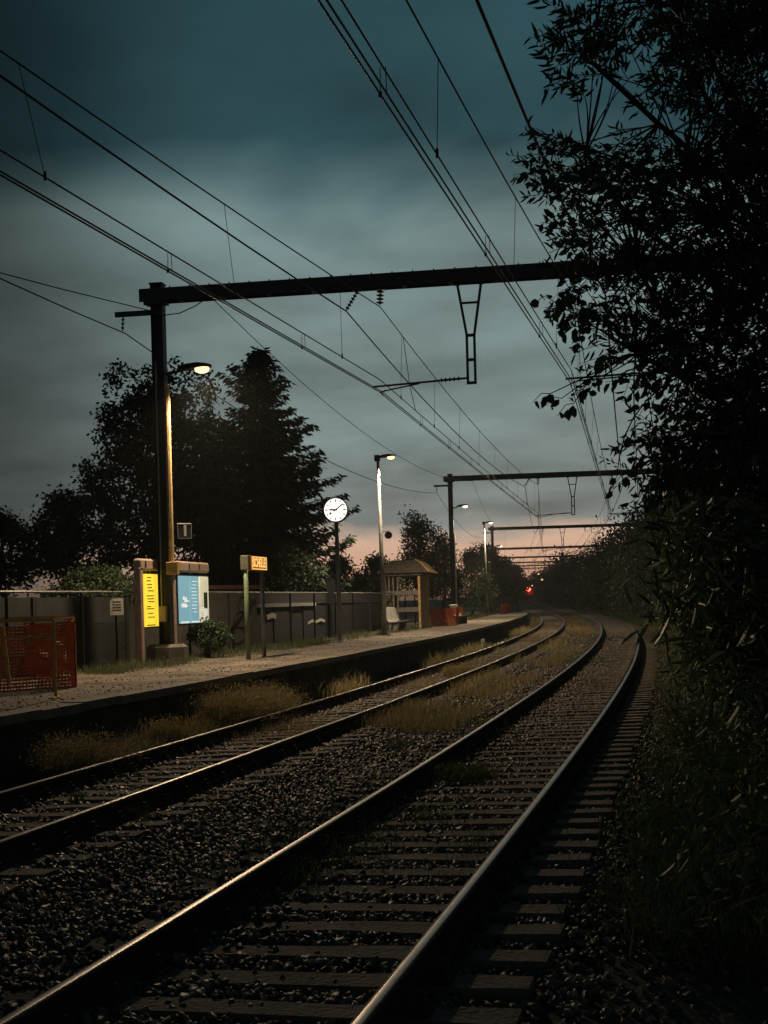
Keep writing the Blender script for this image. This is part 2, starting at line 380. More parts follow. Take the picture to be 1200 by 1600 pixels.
# ------------------------------------------------------------------ tracks
def rail_profile():
    h = 0.036
    return [(-h, -0.007), (-0.019, 0.0), (0.019, 0.0), (h, -0.007), (h, -0.038), (0.009, -0.052), (0.009, -0.150), (0.072, -0.162), (0.072, -0.172),
            (-0.072, -0.172), (-0.072, -0.162), (-0.009, -0.150), (-0.009, -0.052), (-h, -0.038)]
rys = np.concatenate([np.arange(-14, 60, 0.5), np.arange(60, 400.1, 2.0)])
def rail(name, off, zoff, parent):
    prof = rail_profile(); k = len(prof)
    V = np.stack([tp(rys, off + a, zoff + b) for a, b in prof], 1); n = len(rys); idx = np.arange(n * k).reshape(n, k)
    nx = np.roll(idx, -1, 1)
    F = np.stack([idx[:-1], idx[1:], nx[1:], nx[:-1]], -1).reshape(-1, 4)
    me_o = np_mesh(name, V.reshape(-1, 3), F, 'rail_side', parent)
    me_o.data.materials.append(M['rail_head']); me_o.data.materials.append(M['rail_edge'])
    mi = np.zeros((n - 1, k), np.int32); mi[:, 0] = 2; mi[:, 2] = 2; mi[:, 1] = 1
    me_o.data.polygons.foreach_set('material_index', mi.ravel()); return me_o
SP = 0.47
sl_meshes = []
for i in range(4):
    b = MB(); L = 2.6; xs = np.linspace(-L / 2, L / 2, 7)
    vs = []
    for x in xs:
        w = 0.112 + random.uniform(-.012, .012); h0 = random.uniform(-.008, .004); sh = random.uniform(-.008, .008)
        vs += [(x, -w + sh, -0.16), (x, w + sh, -0.16), (x, w + sh - .012, h0), (x, -w + sh + .012, h0 + random.uniform(-.006, .006))]
    fs = []
    for j in range(6):
        a = j * 4
        for q in range(4):
            q2 = (q + 1) % 4; fs.append((a + q, a + 4 + q, a + 4 + q2, a + q2))
    fs += [(0, 1, 2, 3), (27, 26, 25, 24)]
    me = bpy.data.meshes.new('sleeper'); me.from_pydata(vs, [], fs); me.update(); me.materials.append(M['sleeper_wood']); sl_meshes.append(me)
SLY = [-3.0]
while SLY[-1] < 330: SLY.append(SLY[-1] + SP * math.cos(heading(SLY[-1])))
SLY = np.array(SLY)
def slz(): return -0.174
for off, nm, lab in ((0.0, 'right', 'right-hand railway track curving away under the trees'), (-DB, 'left', 'left-hand railway track running beside the platform')):
    t = thing('railway_track', lab, None, tp(10.0, off, 0.0)); t['kind'] = 'structure'
    bpy.context.view_layer.update()
    inv = Matrix.Translation(-Vector(t.location))
    for s in (-1, 1):
        r = rail('rail', off + s * 0.7525, s * CANT / 2, t); r.data.transform(inv)
    far = MB(); fast = MB()
    y = -3.0; i = 0
    while y < 330:
        p = tp(y, off, 0.0); hd = heading(y); roll = math.atan(CANT / 1.505)
        jz = random.uniform(-.03, .03); ja = random.uniform(-.02, .02)
        mtx = Matrix.Translation(Vector(p) + Vector((0, 0, slz())) - Vector(t.location)) @ Matrix.Rotation(-hd + ja, 4, 'Z') @ Matrix.Rotation(-roll, 4, 'Y')
        if y < 46:
            o = bpy.data.objects.new('sleeper', sl_meshes[i % 4]); COL.objects.link(o); o.parent = t
            o.matrix_local = mtx @ Matrix.Translation((jz, 0, random.uniform(-.006, .003)))
        else:
            me = sl_meshes[0]; far.add([mtx @ v.co for v in me.vertices], [tuple(q.vertices) for q in me.polygons])
        if y < 34:
            for s in (-1, 1):
                for dx, sx, sy, sz, z in ((0, .30, .16, .016, .008), (-.105, .05, .09, .05, .03), (.105, .05, .09, .05, .03), (-.105, .028, .028, .09, .05), (.105, .028, .028, .09, .05)):
                    bb = MB(); bb.box((s * .7525 + dx, 0, z), (sx, sy, sz)); fast.add([mtx @ Vector(v) for v in bb.v], bb.f)
        y += SP * math.cos(hd); i += 1
    tag(far.build('distant_sleepers', 'sleeper_wood', t), kind='stuff')
    tag(fast.build('rail_fastenings', 'rail_side', t), kind='stuff')

# ballast stones: angular, individually turned
def stones(name, Y, O, Z, size, matn, label):
    n = len(Y); base = np.array([(-1, -1, -1), (1, -1, -1), (1, 1, -1), (-1, 1, -1), (-1, -1, 1), (1, -1, 1), (1, 1, 1), (-1, 1, 1)], float)
    V = base[None] * (0.5 + rng.uniform(-.22, .2, (n, 8, 3)))
    V *= (size[:, None, None] * rng.uniform(.55, 1.15, (n, 1, 3)))
    a = rng.uniform(0, 2 * np.pi, n); b = rng.uniform(-.9, .9, n); c = rng.uniform(-.9, .9, n)
    def rot(V, ang, i, j):
        x, y = V[:, :, i].copy(), V[:, :, j].copy(); cs, sn = np.cos(ang)[:, None], np.sin(ang)[:, None]
        V[:, :, i] = x * cs - y * sn; V[:, :, j] = x * sn + y * cs
    rot(V, b, 1, 2); rot(V, c, 0, 2); rot(V, a, 0, 1)
    V += tp(Y, O, Z)[:, None, :]
    F = np.array([(3, 2, 1, 0), (4, 5, 6, 7), (0, 1, 5, 4), (1, 2, 6, 5), (2, 3, 7, 6), (3, 0, 4, 7)])
    F = (F[None] + (np.arange(n) * 8)[:, None, None]).reshape(-1, 4)
    o = np_mesh(name, V.reshape(-1, 3), F, matn); return tag(o, label, None, kind='stuff')
def bed_z(o):
    return np.interp(o, [-5.30, -4.9, -4.3, -2.95, -2.6, -2.25, -1.8, -1.3, -0.9, 0.9, 1.4, 1.75, 2.6, 3.4], [-0.27, -0.25, -0.215, -0.21, -0.172, -0.18, -0.235, -0.205, -0.20, -0.197, -0.203, -0.235, -0.40, -0.42])
Ys, Os = [], []
for y0, y1, dens in ((2.5, 9, 680), (9, 14, 520), (14, 22, 330), (22, 34, 150), (34, 60, 45)):
    n = int((y1 - y0) * 8.4 * dens); Ys.append(rng.uniform(y0, y1, n)); Os.append(rng.uniform(-5.3, 3.1, n))
Ys = np.concatenate(Ys); Os = np.concatenate(Os)
# keep most sleeper tops bare, and the rails clear
keep = np.ones(len(Ys), bool)
for off in (0.0, -DB):
    rel = Os - off
    k_ = np.clip(np.searchsorted(SLY, Ys), 1, len(SLY) - 1); near_ = np.minimum(np.abs(Ys - SLY[k_]), np.abs(Ys - SLY[k_ - 1])) * np.sqrt(1 + cdx(Ys) ** 2)
    on_sl = (np.abs(rel) < (1.3 if off == 0 else .72)) & (near_ < 0.128)
    keep &= ~(on_sl & (rng.random(len(Ys)) < (0.90 if off == 0 else 0.72)))
    for s in (-1, 1): keep &= ~(np.abs(rel - s * 0.7525) < 0.085)
keep &= ~((Os > 1.35) & (rng.random(len(Ys)) < .35 + (Os - 1.35) / 1.3))
Ys, Os = Ys[keep], Os[keep]
ssz = rng.uniform(.02, .046, len(Ys)) * np.interp(Ys, [0, 20, 60], [1.0, 1.1, 1.6])
stones('ballast_stones', Ys, Os, bed_z(Os) + rng.uniform(-.006, .016, len(Ys)), ssz, 'stone', 'loose grey ballast stones between and beside the rails')

# ------------------------------------------------------------------ overhead line: gantries
GY = [23.2, 63.4, 111.5, 159.5, 201.5, 240.0, 278.0, 316.0]
ORD = ['nearest', 'second nearest', 'third', 'fourth', 'fifth', 'sixth', 'seventh', 'farthest']
GL = 13.4
def insul(b, p, q, n=5, r=0.055, rod=0.014):
    p = Vector(p); q = Vector(q); b.tube([p, q], rod, 6)
    for i in range(n):
        c = p.lerp(q, (i + 0.7) / (n + 0.4)); d = (q - p).normalized()
        b.tube([c - d * 0.018, c, c + d * 0.018], [r * .55, r, r * .55], 8)
G = []
for gi, gy in enumerate(GY):
    hd = heading(gy); base = tp(gy, -8.5, 0.0)
    bz = (PLAT_Z if gy < 100 else 0.15) + 0.0
    lab = {0: 'nearest steel gantry over both tracks, its left mast in front of the timetable board',
           1: 'second steel gantry from the viewer, left mast beside the orange netting and far bench',
           2: 'third steel gantry from the viewer, left mast near the platform end'}.get(gi, '%s steel gantry of the row over the curving tracks' % ORD[gi])
    t = thing('catenary_gantry', lab, 'gantry', (base[0], base[1], float(rise(gy))), -0.6 * hd, 'gantries along the line')
    bpy.context.view_layer.update(); G.append(t.matrix_world.copy())
    TOP = 8.36
    m = MB()   # H-section mast: two flanges and a web
    m.box((-.115, 0, (TOP + bz) / 2), (.018, .24, TOP - bz)); m.box((.115, 0, (TOP + bz) / 2), (.018, .24, TOP - bz)); m.box((0, 0, (TOP + bz) / 2), (.212, .016, TOP - bz - .01))
    m.box((0, 0, TOP + .012), (.29, .28, .022))
    m.build('mast', 'mast_paint', t)
    m = MB(); zb = 0.30 if gy < 100 else 0.0
    m.box((GL + .115, 0, TOP / 2), (.018, .24, TOP)); m.box((GL - .115, 0, TOP / 2), (.018, .24, TOP)); m.box((GL, 0, TOP / 2 - .01), (.212, .016, TOP - .05))
    m.build('mast', 'mast_paint', t)
    m = MB(); z = 8.13
    m.box(((GL - .1) / 2 + .02, -.135, z), (GL + .65, .018, .27)); m.box(((GL - .1) / 2 + .02, .135, z), (GL + .65, .018, .27))
    for k in range(14): m.box((.5 + k * .93, 0, z + .128), (.09, .25, .012))
    for k in range(14): m.box((.5 + k * .93, 0, z - .128), (.09, .25, .012))
    bm_ = m.build('beam', 'mast_paint', t)
    m = MB()
    for k in range(31): m.tube([(.3 + k * .42, -.12, z + .135), (.3 + k * .42, -.12, z + .165)], .014, 6)
    tag(m.build('bolt_heads', 'steel_dark', bm_), kind='stuff')
    m = MB(); m.box((-.02, -.01, 7.98), (.46, .22, .07)); m.box((0.0, 0, 8.02), (.36, .20, .10)); m.build('gusset', 'mast_paint', t)
    m = MB(); m.box((-.36, -.15, 7.76), (1.02, .07, .10)); m.build('side_bracket', 'mast_paint', t)
    m = MB(); insul(m, (-.70, -.15, 7.71), (-.72, -.16, 7.42), 3, .04); m.build('insulator', 'insulator', t)
    # hanging V bracket between the tracks
    m = MB(); bx = 6.45; w0 = .24; w1 = .075
    for s in (-1, 1):
        m.obox((bx + s * w0, 0, 8.0), (bx + s * w1, 0, 6.95), .05, .05); m.obox((bx + s * w1, 0, 6.97), (bx + s * w1, 0, 5.98), .05, .05)
        m.box((bx + s * w0, 0, 7.985), (.12, .16, .03))
    m.obox((bx - .17, 0, 7.60), (bx + .17, 0, 7.60), .04, .04)
    for zz in (6.95, 6.46, 6.0): m.box((bx, 0, zz), (.2, .07, .05))
    m.build('drop_bracket', 'mast_paint', t)
    m = MB(); m.obox((11.2, 0, 8.0), (11.2, 0, 5.95), .07, .07); m.obox((11.2, 0, 7.2), (11.75, 0, 8.0), .05, .05); m.build('drop_bracket', 'mast_paint', t)
    for nm, x0, x1, za, zb_ in (('registration_arm', bx - .05, 4.45, 6.10, 6.02), ('registration_arm', 11.2, 8.3, 6.06, 5.98)):
        m = MB(); m.tube([(x0, 0, za), (x1, 0, zb_)], .022, 6); a = m.build(nm, 'steel_dark', t)
        m = MB(); insul(m, (x0 - .15, 0, za), (x0 - .62, 0, za - .02), 5, .05, .02); m.build('insulator', 'insulator', a)
        m = MB(); m.tube([(x0 - 1.0, 0, za - .06), (x1 + .25, 0, 5.93), (x1 + .15, 0, 5.90)], .016, 6); m.build('steady_arm', 'steel_dark', a)
    # insulators under the beam
    for x0, x1, zz, n, r in ((4.20, 3.95, 7.60, 6, .05), (4.66, 4.64, 7.66, 4, .085), (8.50, 8.52, 7.66, 4, .085), (9.05, 9.12, 7.60, 6, .05)):
        m = MB(); insul(m, (x0, 0, 7.98), (x1, 0, zz), n, r); m.box((x0, 0, 7.985), (.2, .12, .03)); m.build('insulator', 'insulator', t)
    if gi == 0:
        m = MB(); m.add([], [])
        poly0 = [(.43 * math.cos(math.radians(a)), .36 * math.sin(math.radians(a))) for a in (20, 70, 110, 160, 200, 250, 290, 340)]
        vs = [(x, y, PLAT_Z - .05) for x, y in poly0] + [(x, y, PLAT_Z + .36) for x, y in poly0] + [(x * .82, y * .8, PLAT_Z + .42) for x, y in poly0]
        fs = [tuple(range(16, 24))] + [(i + l * 8, (i + 1) % 8 + l * 8, (i + 1) % 8 + 8 + l * 8, i + 8 + l * 8) for l in (0, 1) for i in range(8)]
        m.add(vs, fs); m.build('footing', 'concrete', t)
        m = MB(); m.tube([(-.03, -.16, 1.6), (-.03, -.16, 6.75)], .022, 8); m.build('cable_conduit', 'galvanised', t)
        m = MB(); m.tube([(.185, -.12, 2.6), (.185, -.12, 6.25)], .058, 8); tag(m.build('cable_conduit', 'wood_and_lit_yellow', t), 'pale cable pipe with warm lamplight put into its colour')  # warm lamplight put into the yellow of this pipe and the box below
        m = MB(); m.box((.22, -.16, 2.48), (.24, .16, .26)); m.build('junction_box', 'wood_and_lit_yellow', t, bevel=.01)
        m = MB(); m.box((.0, -.19, 1.55), (.15, .1, .32)); m.build('junction_box', 'panel_frame', t, bevel=.01)
        m = MB(); m.tube([(.12, -.1, 7.7), (.5, -.12, 7.72), (.85, -.13, 7.85), (1.1, -.14, 8.0)], .012, 5); m.build('jumper_cable', 'wire', t)
    else:
        m = MB(); m.box((0, 0, bz - .05), (.7, .7, .34)); m.build('footing', 'concrete', t, bevel=.03)
        m = MB(); m.tube([(.16, -.12, bz + .3), (.16, -.12, 5.2)], .045, 8); m.build('cable_conduit', 'galvanised', t)
    m = MB(); m.box((GL, 0, -.1), (.7, .7, .5)); m.build('footing', 'concrete', t, bevel=.03)

# ------------------------------------------------------------------ overhead line: wires
def gpt(k, x, z): return np.array(G[k] @ Vector((x, 0, z)))
def wire_pts(lx, z, near, sag, nspan=None):
    """supports at every gantry; one span more behind the viewer, its direction taken from the point 'near'"""
    sup = [gpt(k, lx, z) for k in range(len(GY))]
    d = near - sup[0]; d[2] = 0; L = (sup[0][1] + 19.0) / max(1e-3, -d[1] / np.linalg.norm(d)); d = d / np.linalg.norm(d) * L
    sup = [np.array([sup[0][0] + d[0], sup[0][1] + d[1], z])] + sup
    return sup
def span_fn(sup, sag):
    def fn(s):                         # s = span index + fraction
        i = min(int(s), len(sup) - 2); f = s - i; p = sup[i] * (1 - f) + sup[i + 1] * f
        p = p.copy(); p[2] -= 4 * sag * f * (1 - f); return p
    return fn
def wire_tube(fn, nsp, r, name, matn, parent, per=(16, 14, 10, 8, 6, 6, 5, 5)):
    pts = []
    for i in range(nsp):
        for j in range(per[min(i, 7)]): pts.append(fn(i + j / per[min(i, 7)]))
    pts.append(fn(nsp - 1e-6)); m = MB(); m.tube(pts, r, 6); return m.build(name, matn, parent, smooth=True)
NSP = len(GY)
def catenary(label, lc, lm, near_c, near_m, zc, msag):
    t = thing('catenary', label, 'overhead wires', tuple(gpt(0, lc, zc)))
    inv = -Vector(t.location)
    objs = []
    sc_ = wire_pts(lc, zc, near_c, 0); sm = wire_pts(lm, 7.62, near_m, .9)
    off = np.array([math.cos(heading(30)), -math.sin(heading(30)), 0]) * .055
    f1 = span_fn([p - off * .5 for p in sc_], .04); f2 = span_fn([p + off * .5 for p in sc_], .04)
    fa = span_fn([p + np.array([0, 0, .24]) for p in sc_], .06); fm = span_fn(sm, msag)
    objs += [wire_tube(f1, NSP, .0105, 'contact_wire', 'copper_wire', t), wire_tube(f2, NSP, .0105, 'contact_wire', 'copper_wire', t)]
    objs += [wire_tube(fa, NSP, .0095, 'auxiliary_wire', 'wire', t), wire_tube(fm, NSP, .0105, 'messenger_wire', 'wire', t)]
    for i in range(NSP - 2):
        n = 9
        for j in range(n):
            s = i + (j + .5) / n; a = fm(s); f_ = (a[1] - fa(i)[1]) / (fa(i + 1 - 1e-6)[1] - fa(i)[1]); b = fa(i + min(max(f_, 0), .999))
            if i < 4:
                m = MB(); m.tube([a, b], .004, 4); m.tube([b + (0, 0, .06), b - (0, 0, .03)], .016, 6); objs.append(m.build('dropper', 'wire', t))
            s2 = i + (j + .02 + .5 / n) / n; a, b = fa(s2), f1(s2)
            if i < 2:
                m = MB(); m.tube([a - off * .4, b], .004, 4); m.tube([a + off * .4, f2(s2)], .004, 4); m.tube([b + (0, 0, .02), b - (0, 0, .02)], .018, 6); objs.append(m.build('dropper', 'wire', t))
    # jumper between messenger and contact wire just past the gantries
    for i in (1, 2):
        a, b = fm(i + .06), fa(i + .10); c = (a + b) / 2 - np.array([0, 0, .25])
        m = MB(); m.tube([a, c, b], .008, 5); objs.append(m.build('jumper_cable', 'wire', t))
    for o in objs: o.data.transform(Matrix.Translation(inv))
catenary('contact and messenger wires hung over the left track', 4.6, 4.65, at_h(2, 266, 5.92), at_h(0, 79, 7.28), 5.92, .42)
catenary('contact and messenger wires hung over the right track', 8.42, 8.5, at_h(509, 0, 5.90), at_h(634, 0, 7.0), 5.90, .72)
def lone_wire(label, lx, z, near, sag, r, nsp=NSP, name='feeder_cable'):
    sup = wire_pts(lx, z, near, sag); f = span_fn(sup, sag)
    o = wire_tube(f, nsp, r, name, 'wire', None); tag(o, label, 'cable'); return f
fB = lone_wire('thick feeder cable hung from slanting insulators left of the left track wires', 3.95, 7.58, at_h(0, 115, 7.2), .5, .0145)
lone_wire('thick feeder cable nearest the trees, over the right track', 9.12, 7.58, at_h(746, 0, 6.82), .9, .018)
lone_wire('return cable carried on the short brackets left of the masts', -.72, 7.40, at_h(0, 436, 7.0), .85, .012)
# earth wire between the masts; thin wire under the beams
m = MB()
p0 = gpt(0, -.1, 7.82); q = at_h(0, 411, 7.5); d = (q - p0) * 2.6
m.tube([p0, p0 + d * .25 - (0, 0, .12), p0 + d * .5 - (0, 0, .2), p0 + d], .010, 6)
tag(m.build('earth_wire', 'wire'), 'thin wire running left out of the picture from the nearest mast', 'cable')
m = MB(); pts = []
for k in range(4):
    a, b = gpt(k, 1.2, 7.97), gpt(k + 1, 1.2, 7.97)
    for j in range(12):
        f = j / 12; p = a * (1 - f) + b * f; p[2] -= 4 * 1.0 * f * (1 - f); pts.append(p)
m.tube(pts, .0085, 5); tag(m.build('earth_wire', 'wire'), 'thin slack wire strung from beam to beam near the masts', 'cable')

# ------------------------------------------------------------------ lamps
def spot(parent, loc, power, aim=(0, 0, -1), size=140, col=(1.0, 0.74, 0.47), r=.10, blend=.4):
    d = bpy.data.lights.new('lamp_light', 'SPOT'); d.energy = power; d.color = col; d.spot_size = math.radians(size); d.spot_blend = blend; d.shadow_soft_size = r
    o = bpy.data.objects.new('lamp_light', d); COL.objects.link(o); o.parent = parent; o.location = loc
    o.rotation_euler = Vector(aim).to_track_quat('-Z', 'Y').to_euler(); return o
def luminaire(t, tip, yaw=0.0, lens='lamp_lens', sc=1.0):
    """cobra head: a tapering dark housing with a glowing bowl at its outer end; tip = local position of the inner end, pointing along +x"""
    x, y, z = tip
    m = MB(); L = .62 * sc
    sec = []
    for f, w, h in ((0, .05, .06), (.25, .11, .10), (.6, .13, .10), (.85, .12, .07), (1.0, .05, .04)):
        cx_ = x + L * f; cz = z + .05 * f
        sec += [(cx_, y - w * sc, cz), (cx_, y - w * .6 * sc, cz + h * sc), (cx_, y + w * .6 * sc, cz + h * sc), (cx_, y + w * sc, cz)]
    fs = [(0, 1, 2, 3), (19, 18, 17, 16)]
    for i in range(4):
        for k in range(4):
            k2 = (k + 1) % 4; fs.append((i * 4 + k, (i + 1) * 4 + k, (i + 1) * 4 + k2, i * 4 + k2))
    m.add(sec, fs); m.build('lamp_housing', 'steel_dark', t)
    m = MB(); m.sphere((x + L * .72, y, z + .01), .115 * sc, 10, 6, .66)
    for i, v in enumerate(m.v): m.v[i] = (x + L * .72 + (v[0] - x - L * .72) * 1.2, v[1], v[2])
    m.build('lamp_bowl', lens, t, smooth=True)
    return (x + L * .72, y, z - .16 * sc)
LP = 1650.0
def gworld(k, x, y, z): return G[k] @ Vector((x, y, z))
def mast_lamp(k, zl, label, power, lens='lamp_lens_far', sc=1.0, reach=.25):
    p = gworld(k, .12, 0, 0); t = thing('mast_lamp', label, 'lamp', (p.x, p.y, p.z), -0.6 * heading(GY[k]), 'platform lamps on the gantry masts')
    m = MB(); m.tube([(0.0, 0, zl - .06), (reach, 0, zl)], .03, 6); m.box((.0, 0, zl - .08), (.03, .2, .2)); m.build('arm', 'steel_dark', t)
    e = luminaire(t, (reach - .05, 0, zl), 0, lens, sc)
    spot(t, e, power, (.4, -.1, -1), 162, (1.0, .70, .41))
mast_lamp(0, 6.56, 'warm glowing lamp on the nearest gantry mast, above the timetable board', LP, 'lamp_lens', 1.15, .32)
mast_lamp(1, 6.62, 'white glowing lamp on the second gantry mast, above the far bench', LP * 1.6)
mast_lamp(2, 6.5, 'white glowing lamp on the third gantry mast from the viewer', LP * .8)
mast_lamp(3, 6.9, 'small white lamp on the fourth gantry mast, low over the far trees', LP * .6)
def lamp_post(u, v, ztop, label, power, small):
    b = gnd(u, v, PLAT_Z); hd = heading(b[1])
    t = thing('lamp_post', label, 'lamp post', b, -0.6 * hd, 'lamp posts on the platform')
    lean = -0.012
    m = MB(); h = ztop - PLAT_Z; m.tube([(0, 0, 0), (lean * .4 * h, 0, h * .4), (lean * h, 0, h)], [.10, .075, .05], 10); m.build('pole', 'galvanised', t, smooth=True)
    m = MB(); m.box((0, 0, .015), (.34, .34, .03)); m.tube([(0, 0, .03), (0, 0, .25)], .105, 10); m.build('base_plate', 'galvanised', t)
    m = MB(); m.box((lean * h - .02, 0, h + .02), (.2, .18, .22)); m.build('bracket', 'steel_dark', t, bevel=.02)
    e = luminaire(t, (lean * h + .02, 0, h + .02), 0, 'lamp_lens_far' if small else 'lamp_lens', 1.0)
    spot(t, e, power, (.4, 0, -1), 162)
    z2 = h * .585
    m = MB(); m.tube([(lean * z2, 0, z2), (lean * z2 + .3, 0, z2 + .02)], .02, 6); m.build('speaker_arm', 'steel_dark', t)
    m = MB(); m.tube([(lean * z2 + .25, .12, z2 - .05), (lean * z2 + .27, -.06, z2 - .08), (lean * z2 + .30, -.22, z2 - .14)], [.05, .07, .14], 10); m.build('loudspeaker', 'sign_plate' if small else 'steel_dark', t)
lamp_post(601, 992, 6.75, 'tall grey lamp post with glowing lamp and loudspeaker, left of the wooden shelter', LP * 1.25, False)
lamp_post(762, 962, 6.95, 'distant grey lamp post with glowing lamp, between the second and third gantries', LP * .8, True)

# ------------------------------------------------------------------ clock
b = gnd(532, 1003, PLAT_Z); t = thing('station_clock', 'round white glowing platform clock on a tall grey pole', 'clock', b, -0.35 * heading(b[1]))
d = b[1]; zc = at(525, 797, d)[2] - PLAT_Z; R0 = .345; cxl = (at(525, 797, d)[0] - b[0])
m = MB(); m.tube([(0, 0, 0), (cxl, 0, zc - R0 - .02)], [.075, .06], 10); m.build('pole', 'galvanised', t, smooth=True)
m = MB(); m.box((0, 0, .012), (.42, .36, .024)); m.box((.05, -.1, .045), (.1, .08, .05)); m.build('base_plate', 'sign_plate', t)
hs = MB(); hs.tube([(cxl, -.11, zc), (cxl, .11, zc)], R0 + .035, 32); hous = hs.build('drum', 'steel_dark', t)
for s in (-1, 1):
    m = MB(); m.tube([(cxl, s * .112, zc), (cxl, s * .118, zc)], R0, 40); face = m.build('clock_face', 'clock_face', t)
    m = MB(); y = s * .122
    for k in range(12):
        a = math.radians(30 * k); l = .09 if k % 3 == 0 else .055; r1 = R0 * .93
        m.obox((cxl + s * -r1 * math.sin(a) * -1, y, zc + r1 * math.cos(a)), (cxl + s * (r1 - l) * math.sin(a), y, zc + (r1 - l) * math.cos(a)), .030, .006, (0, 1, 0))
    tag(m.build('hour_marks', 'print_dark', face), kind='stuff')
    for nm, ang, l, w, tail in (('hour_hand', 272, .19, .046, .05), ('minute_hand', 52, .29, .034, .07)):
        a = math.radians(ang); q = -s
        m = MB(); m.obox((cxl - q * tail * math.sin(a), y - s * -.004, zc - tail * math.cos(a)), (cxl + q * l * math.sin(a), y + s * .004, zc + l * math.cos(a)), w, .006, (0, 1, 0)); m.build(nm, 'print_dark', face)
    a = math.radians(236); q = -s
    m = MB(); ce = (cxl + q * .19 * math.sin(a), zc + .19 * math.cos(a)); m.tube([(ce[0], y, ce[1]), (ce[0], y + s * .008, ce[1])], .036, 12)
    m.obox((cxl, y + s * .002, zc), (ce[0], y + s * .002, ce[1]), .007, .004, (0, 1, 0)); m.build('second_hand', 'print_dark', face)

# ------------------------------------------------------------------ notice board with lit sheets, parallel to the platform
A = np.array([-4.93, 24.35, PLAT_Z]); B = np.array([-4.08, 28.0, PLAT_Z]); LEN = float(np.hypot(*(B - A)[:2])); ang = math.atan2(B[1] - A[1], B[0] - A[0])
t = thing('notice_board', 'long brown notice board with lit yellow timetables and blue posters behind the nearest mast', 'notice board', A, ang)
# local x along the board away from the viewer, local -y towards the tracks
m = MB()
pr = [(-.02, 0), (.14, 0), (.14, 2.02), (-.02, 2.02)]
m.box((.06, 0, 1.0), (.16, .14, 2.0)); m.build('post', 'panel_frame', t, bevel=.02)
for px_ in (LEN * .5, LEN - .07):
    m = MB(); m.box((px_, .02, .95), (.09, .09, 1.9)); m.build('post', 'panel_frame', t, bevel=.01)
m = MB(); m.box((LEN / 2, 0, 2.06), (LEN + .04, .16, .24)); hdr = m.build('header', 'panel_frame', t, bevel=.04)
for k in (.25, .62, 2.55, 3.15):
    m = MB(); m.box((k, -.084, 2.07), (.06, .01, .12)); m.build('emblem', 'print_dark', hdr)
def sheet(x0, x1, z0, z1, matn, name, back='steel_dark'):
    m = MB(); m.box(((x0 + x1) / 2, -.05, (z0 + z1) / 2), (x1 - x0, .05, z1 - z0)); o = m.build(name, matn, t); return o
m = MB(); m.box((.76, .0, 1.34), (1.22, .07, 1.14)); m.build('display_case', 'steel_dark', t)
m = MB(); m.box((2.84, .0, 1.34), (1.74, .07, 1.12)); m.build('display_case', 'steel_dark', t)
for x0, x1 in ((.18, .74), (.81, 1.34)):
    s = sheet(x0, x1, .80, 1.87, 'sheet_yellow', 'timetable_sheet')
    m = MB(); rr = random.Random(int(x0 * 100))
    z = 1.80
    while z > .95:
        w = rr.uniform(.18, .42) * (x1 - x0) * 1.6; xx = x0 + .05 + rr.uniform(0, .12)
        m.box(((xx + min(xx + w, x1 - .04)) / 2, -.077, z), (min(xx + w, x1 - .04) - xx, .004, .018)); z -= rr.uniform(.045, .11)
    m.box(((x0 + x1) / 2, -.077, .83), ((x1 - x0) * .7, .004, .02)); tag(m.build('printed_lines', 'print_dark', s), kind='stuff')
for i, (x0, x1, mt) in enumerate(((2.0, 2.50, 'sheet_blue'), (2.60, 3.08, 'sheet_blue'), (3.18, 3.68, 'sheet_cream'))):
    s = sheet(x0, x1, .82, 1.86, mt, 'poster')
    m = MB(); rr = random.Random(i + 5)
    m.box(((x0 + x1) / 2, -.077, .845), (x1 - x0 - .02, .004, .035))
    if i == 0:
        for k in range(9): m.box((x0 + .12 + rr.uniform(0, .3), -.077 - k * .0002, 1.26 + rr.uniform(-.09, .12)), (rr.uniform(.06, .16), .004, rr.uniform(.03, .09)))
    elif i == 1:
        for k in range(10): m.box((x0 + .22 + rr.uniform(-.05, .05), -.077 - k * .0002, 1.74 - k * .075), (rr.uniform(.15, .34), .004, .016))
    else:
        for k in range(5): m.box((x0 + .26 + rr.uniform(-.08, .08), -.077 - k * .0002, .95 + k * .05), (rr.uniform(.2, .4), .004, .025))
    tag(m.build('print', 'sheet_white', s), kind='stuff')
    if i == 2:
        m = MB(); m.box((x0 + .3, -.079, 1.32), (.22, .004, .36)); m.build('picture', 'leaf_mid', s)

# text
def text_mesh(txt, name, size, matn, parent, loc, rot, ext=.004, bold=0.0):
    c = bpy.data.curves.new(name, 'FONT'); c.body = txt; c.size = size; c.extrude = ext; c.align_x = 'CENTER'; c.align_y = 'CENTER'; c.offset = bold; c.resolution_u = 3
    o = bpy.data.objects.new('tmp', c); COL.objects.link(o); bpy.context.view_layer.update()
    me = bpy.data.meshes.new_from_object(o.evaluated_get(bpy.context.evaluated_depsgraph_get())); bpy.data.objects.remove(o)
    r = mkobj(name, me, matn, parent); r.location = loc; r.rotation_euler = rot; return r
# platform number plate beside the mast
p = at(288, 830, 25.15); t = thing('platform_number_sign', 'small dark blue square plate with a white 1 fixed beside the nearest mast', 'sign', p, 0.5)
m = MB(); m.box((0, 0, 0), (.33, .03, .33)); m.build('plate', 'sign_navy', t, bevel=.01)
m = MB()
for s in (-1, 1): m.box((s * .145, -.017, 0), (.010, .006, .30)); m.box((0, -.017, s * .145), (.28, .006, .010))
m.build('border', 'sign_plate', t)
text_mesh('1', 'numeral', .30, 'paint_white', t, (0.01, -.02, 0), (math.pi / 2, 0, 0), .003, .012)
m = MB(); m.box((-.16, .03, .08), (.34, .03, .03)); m.box((-.16, .03, -.08), (.34, .03, .03)); m.build('bracket', 'steel_dark', t)

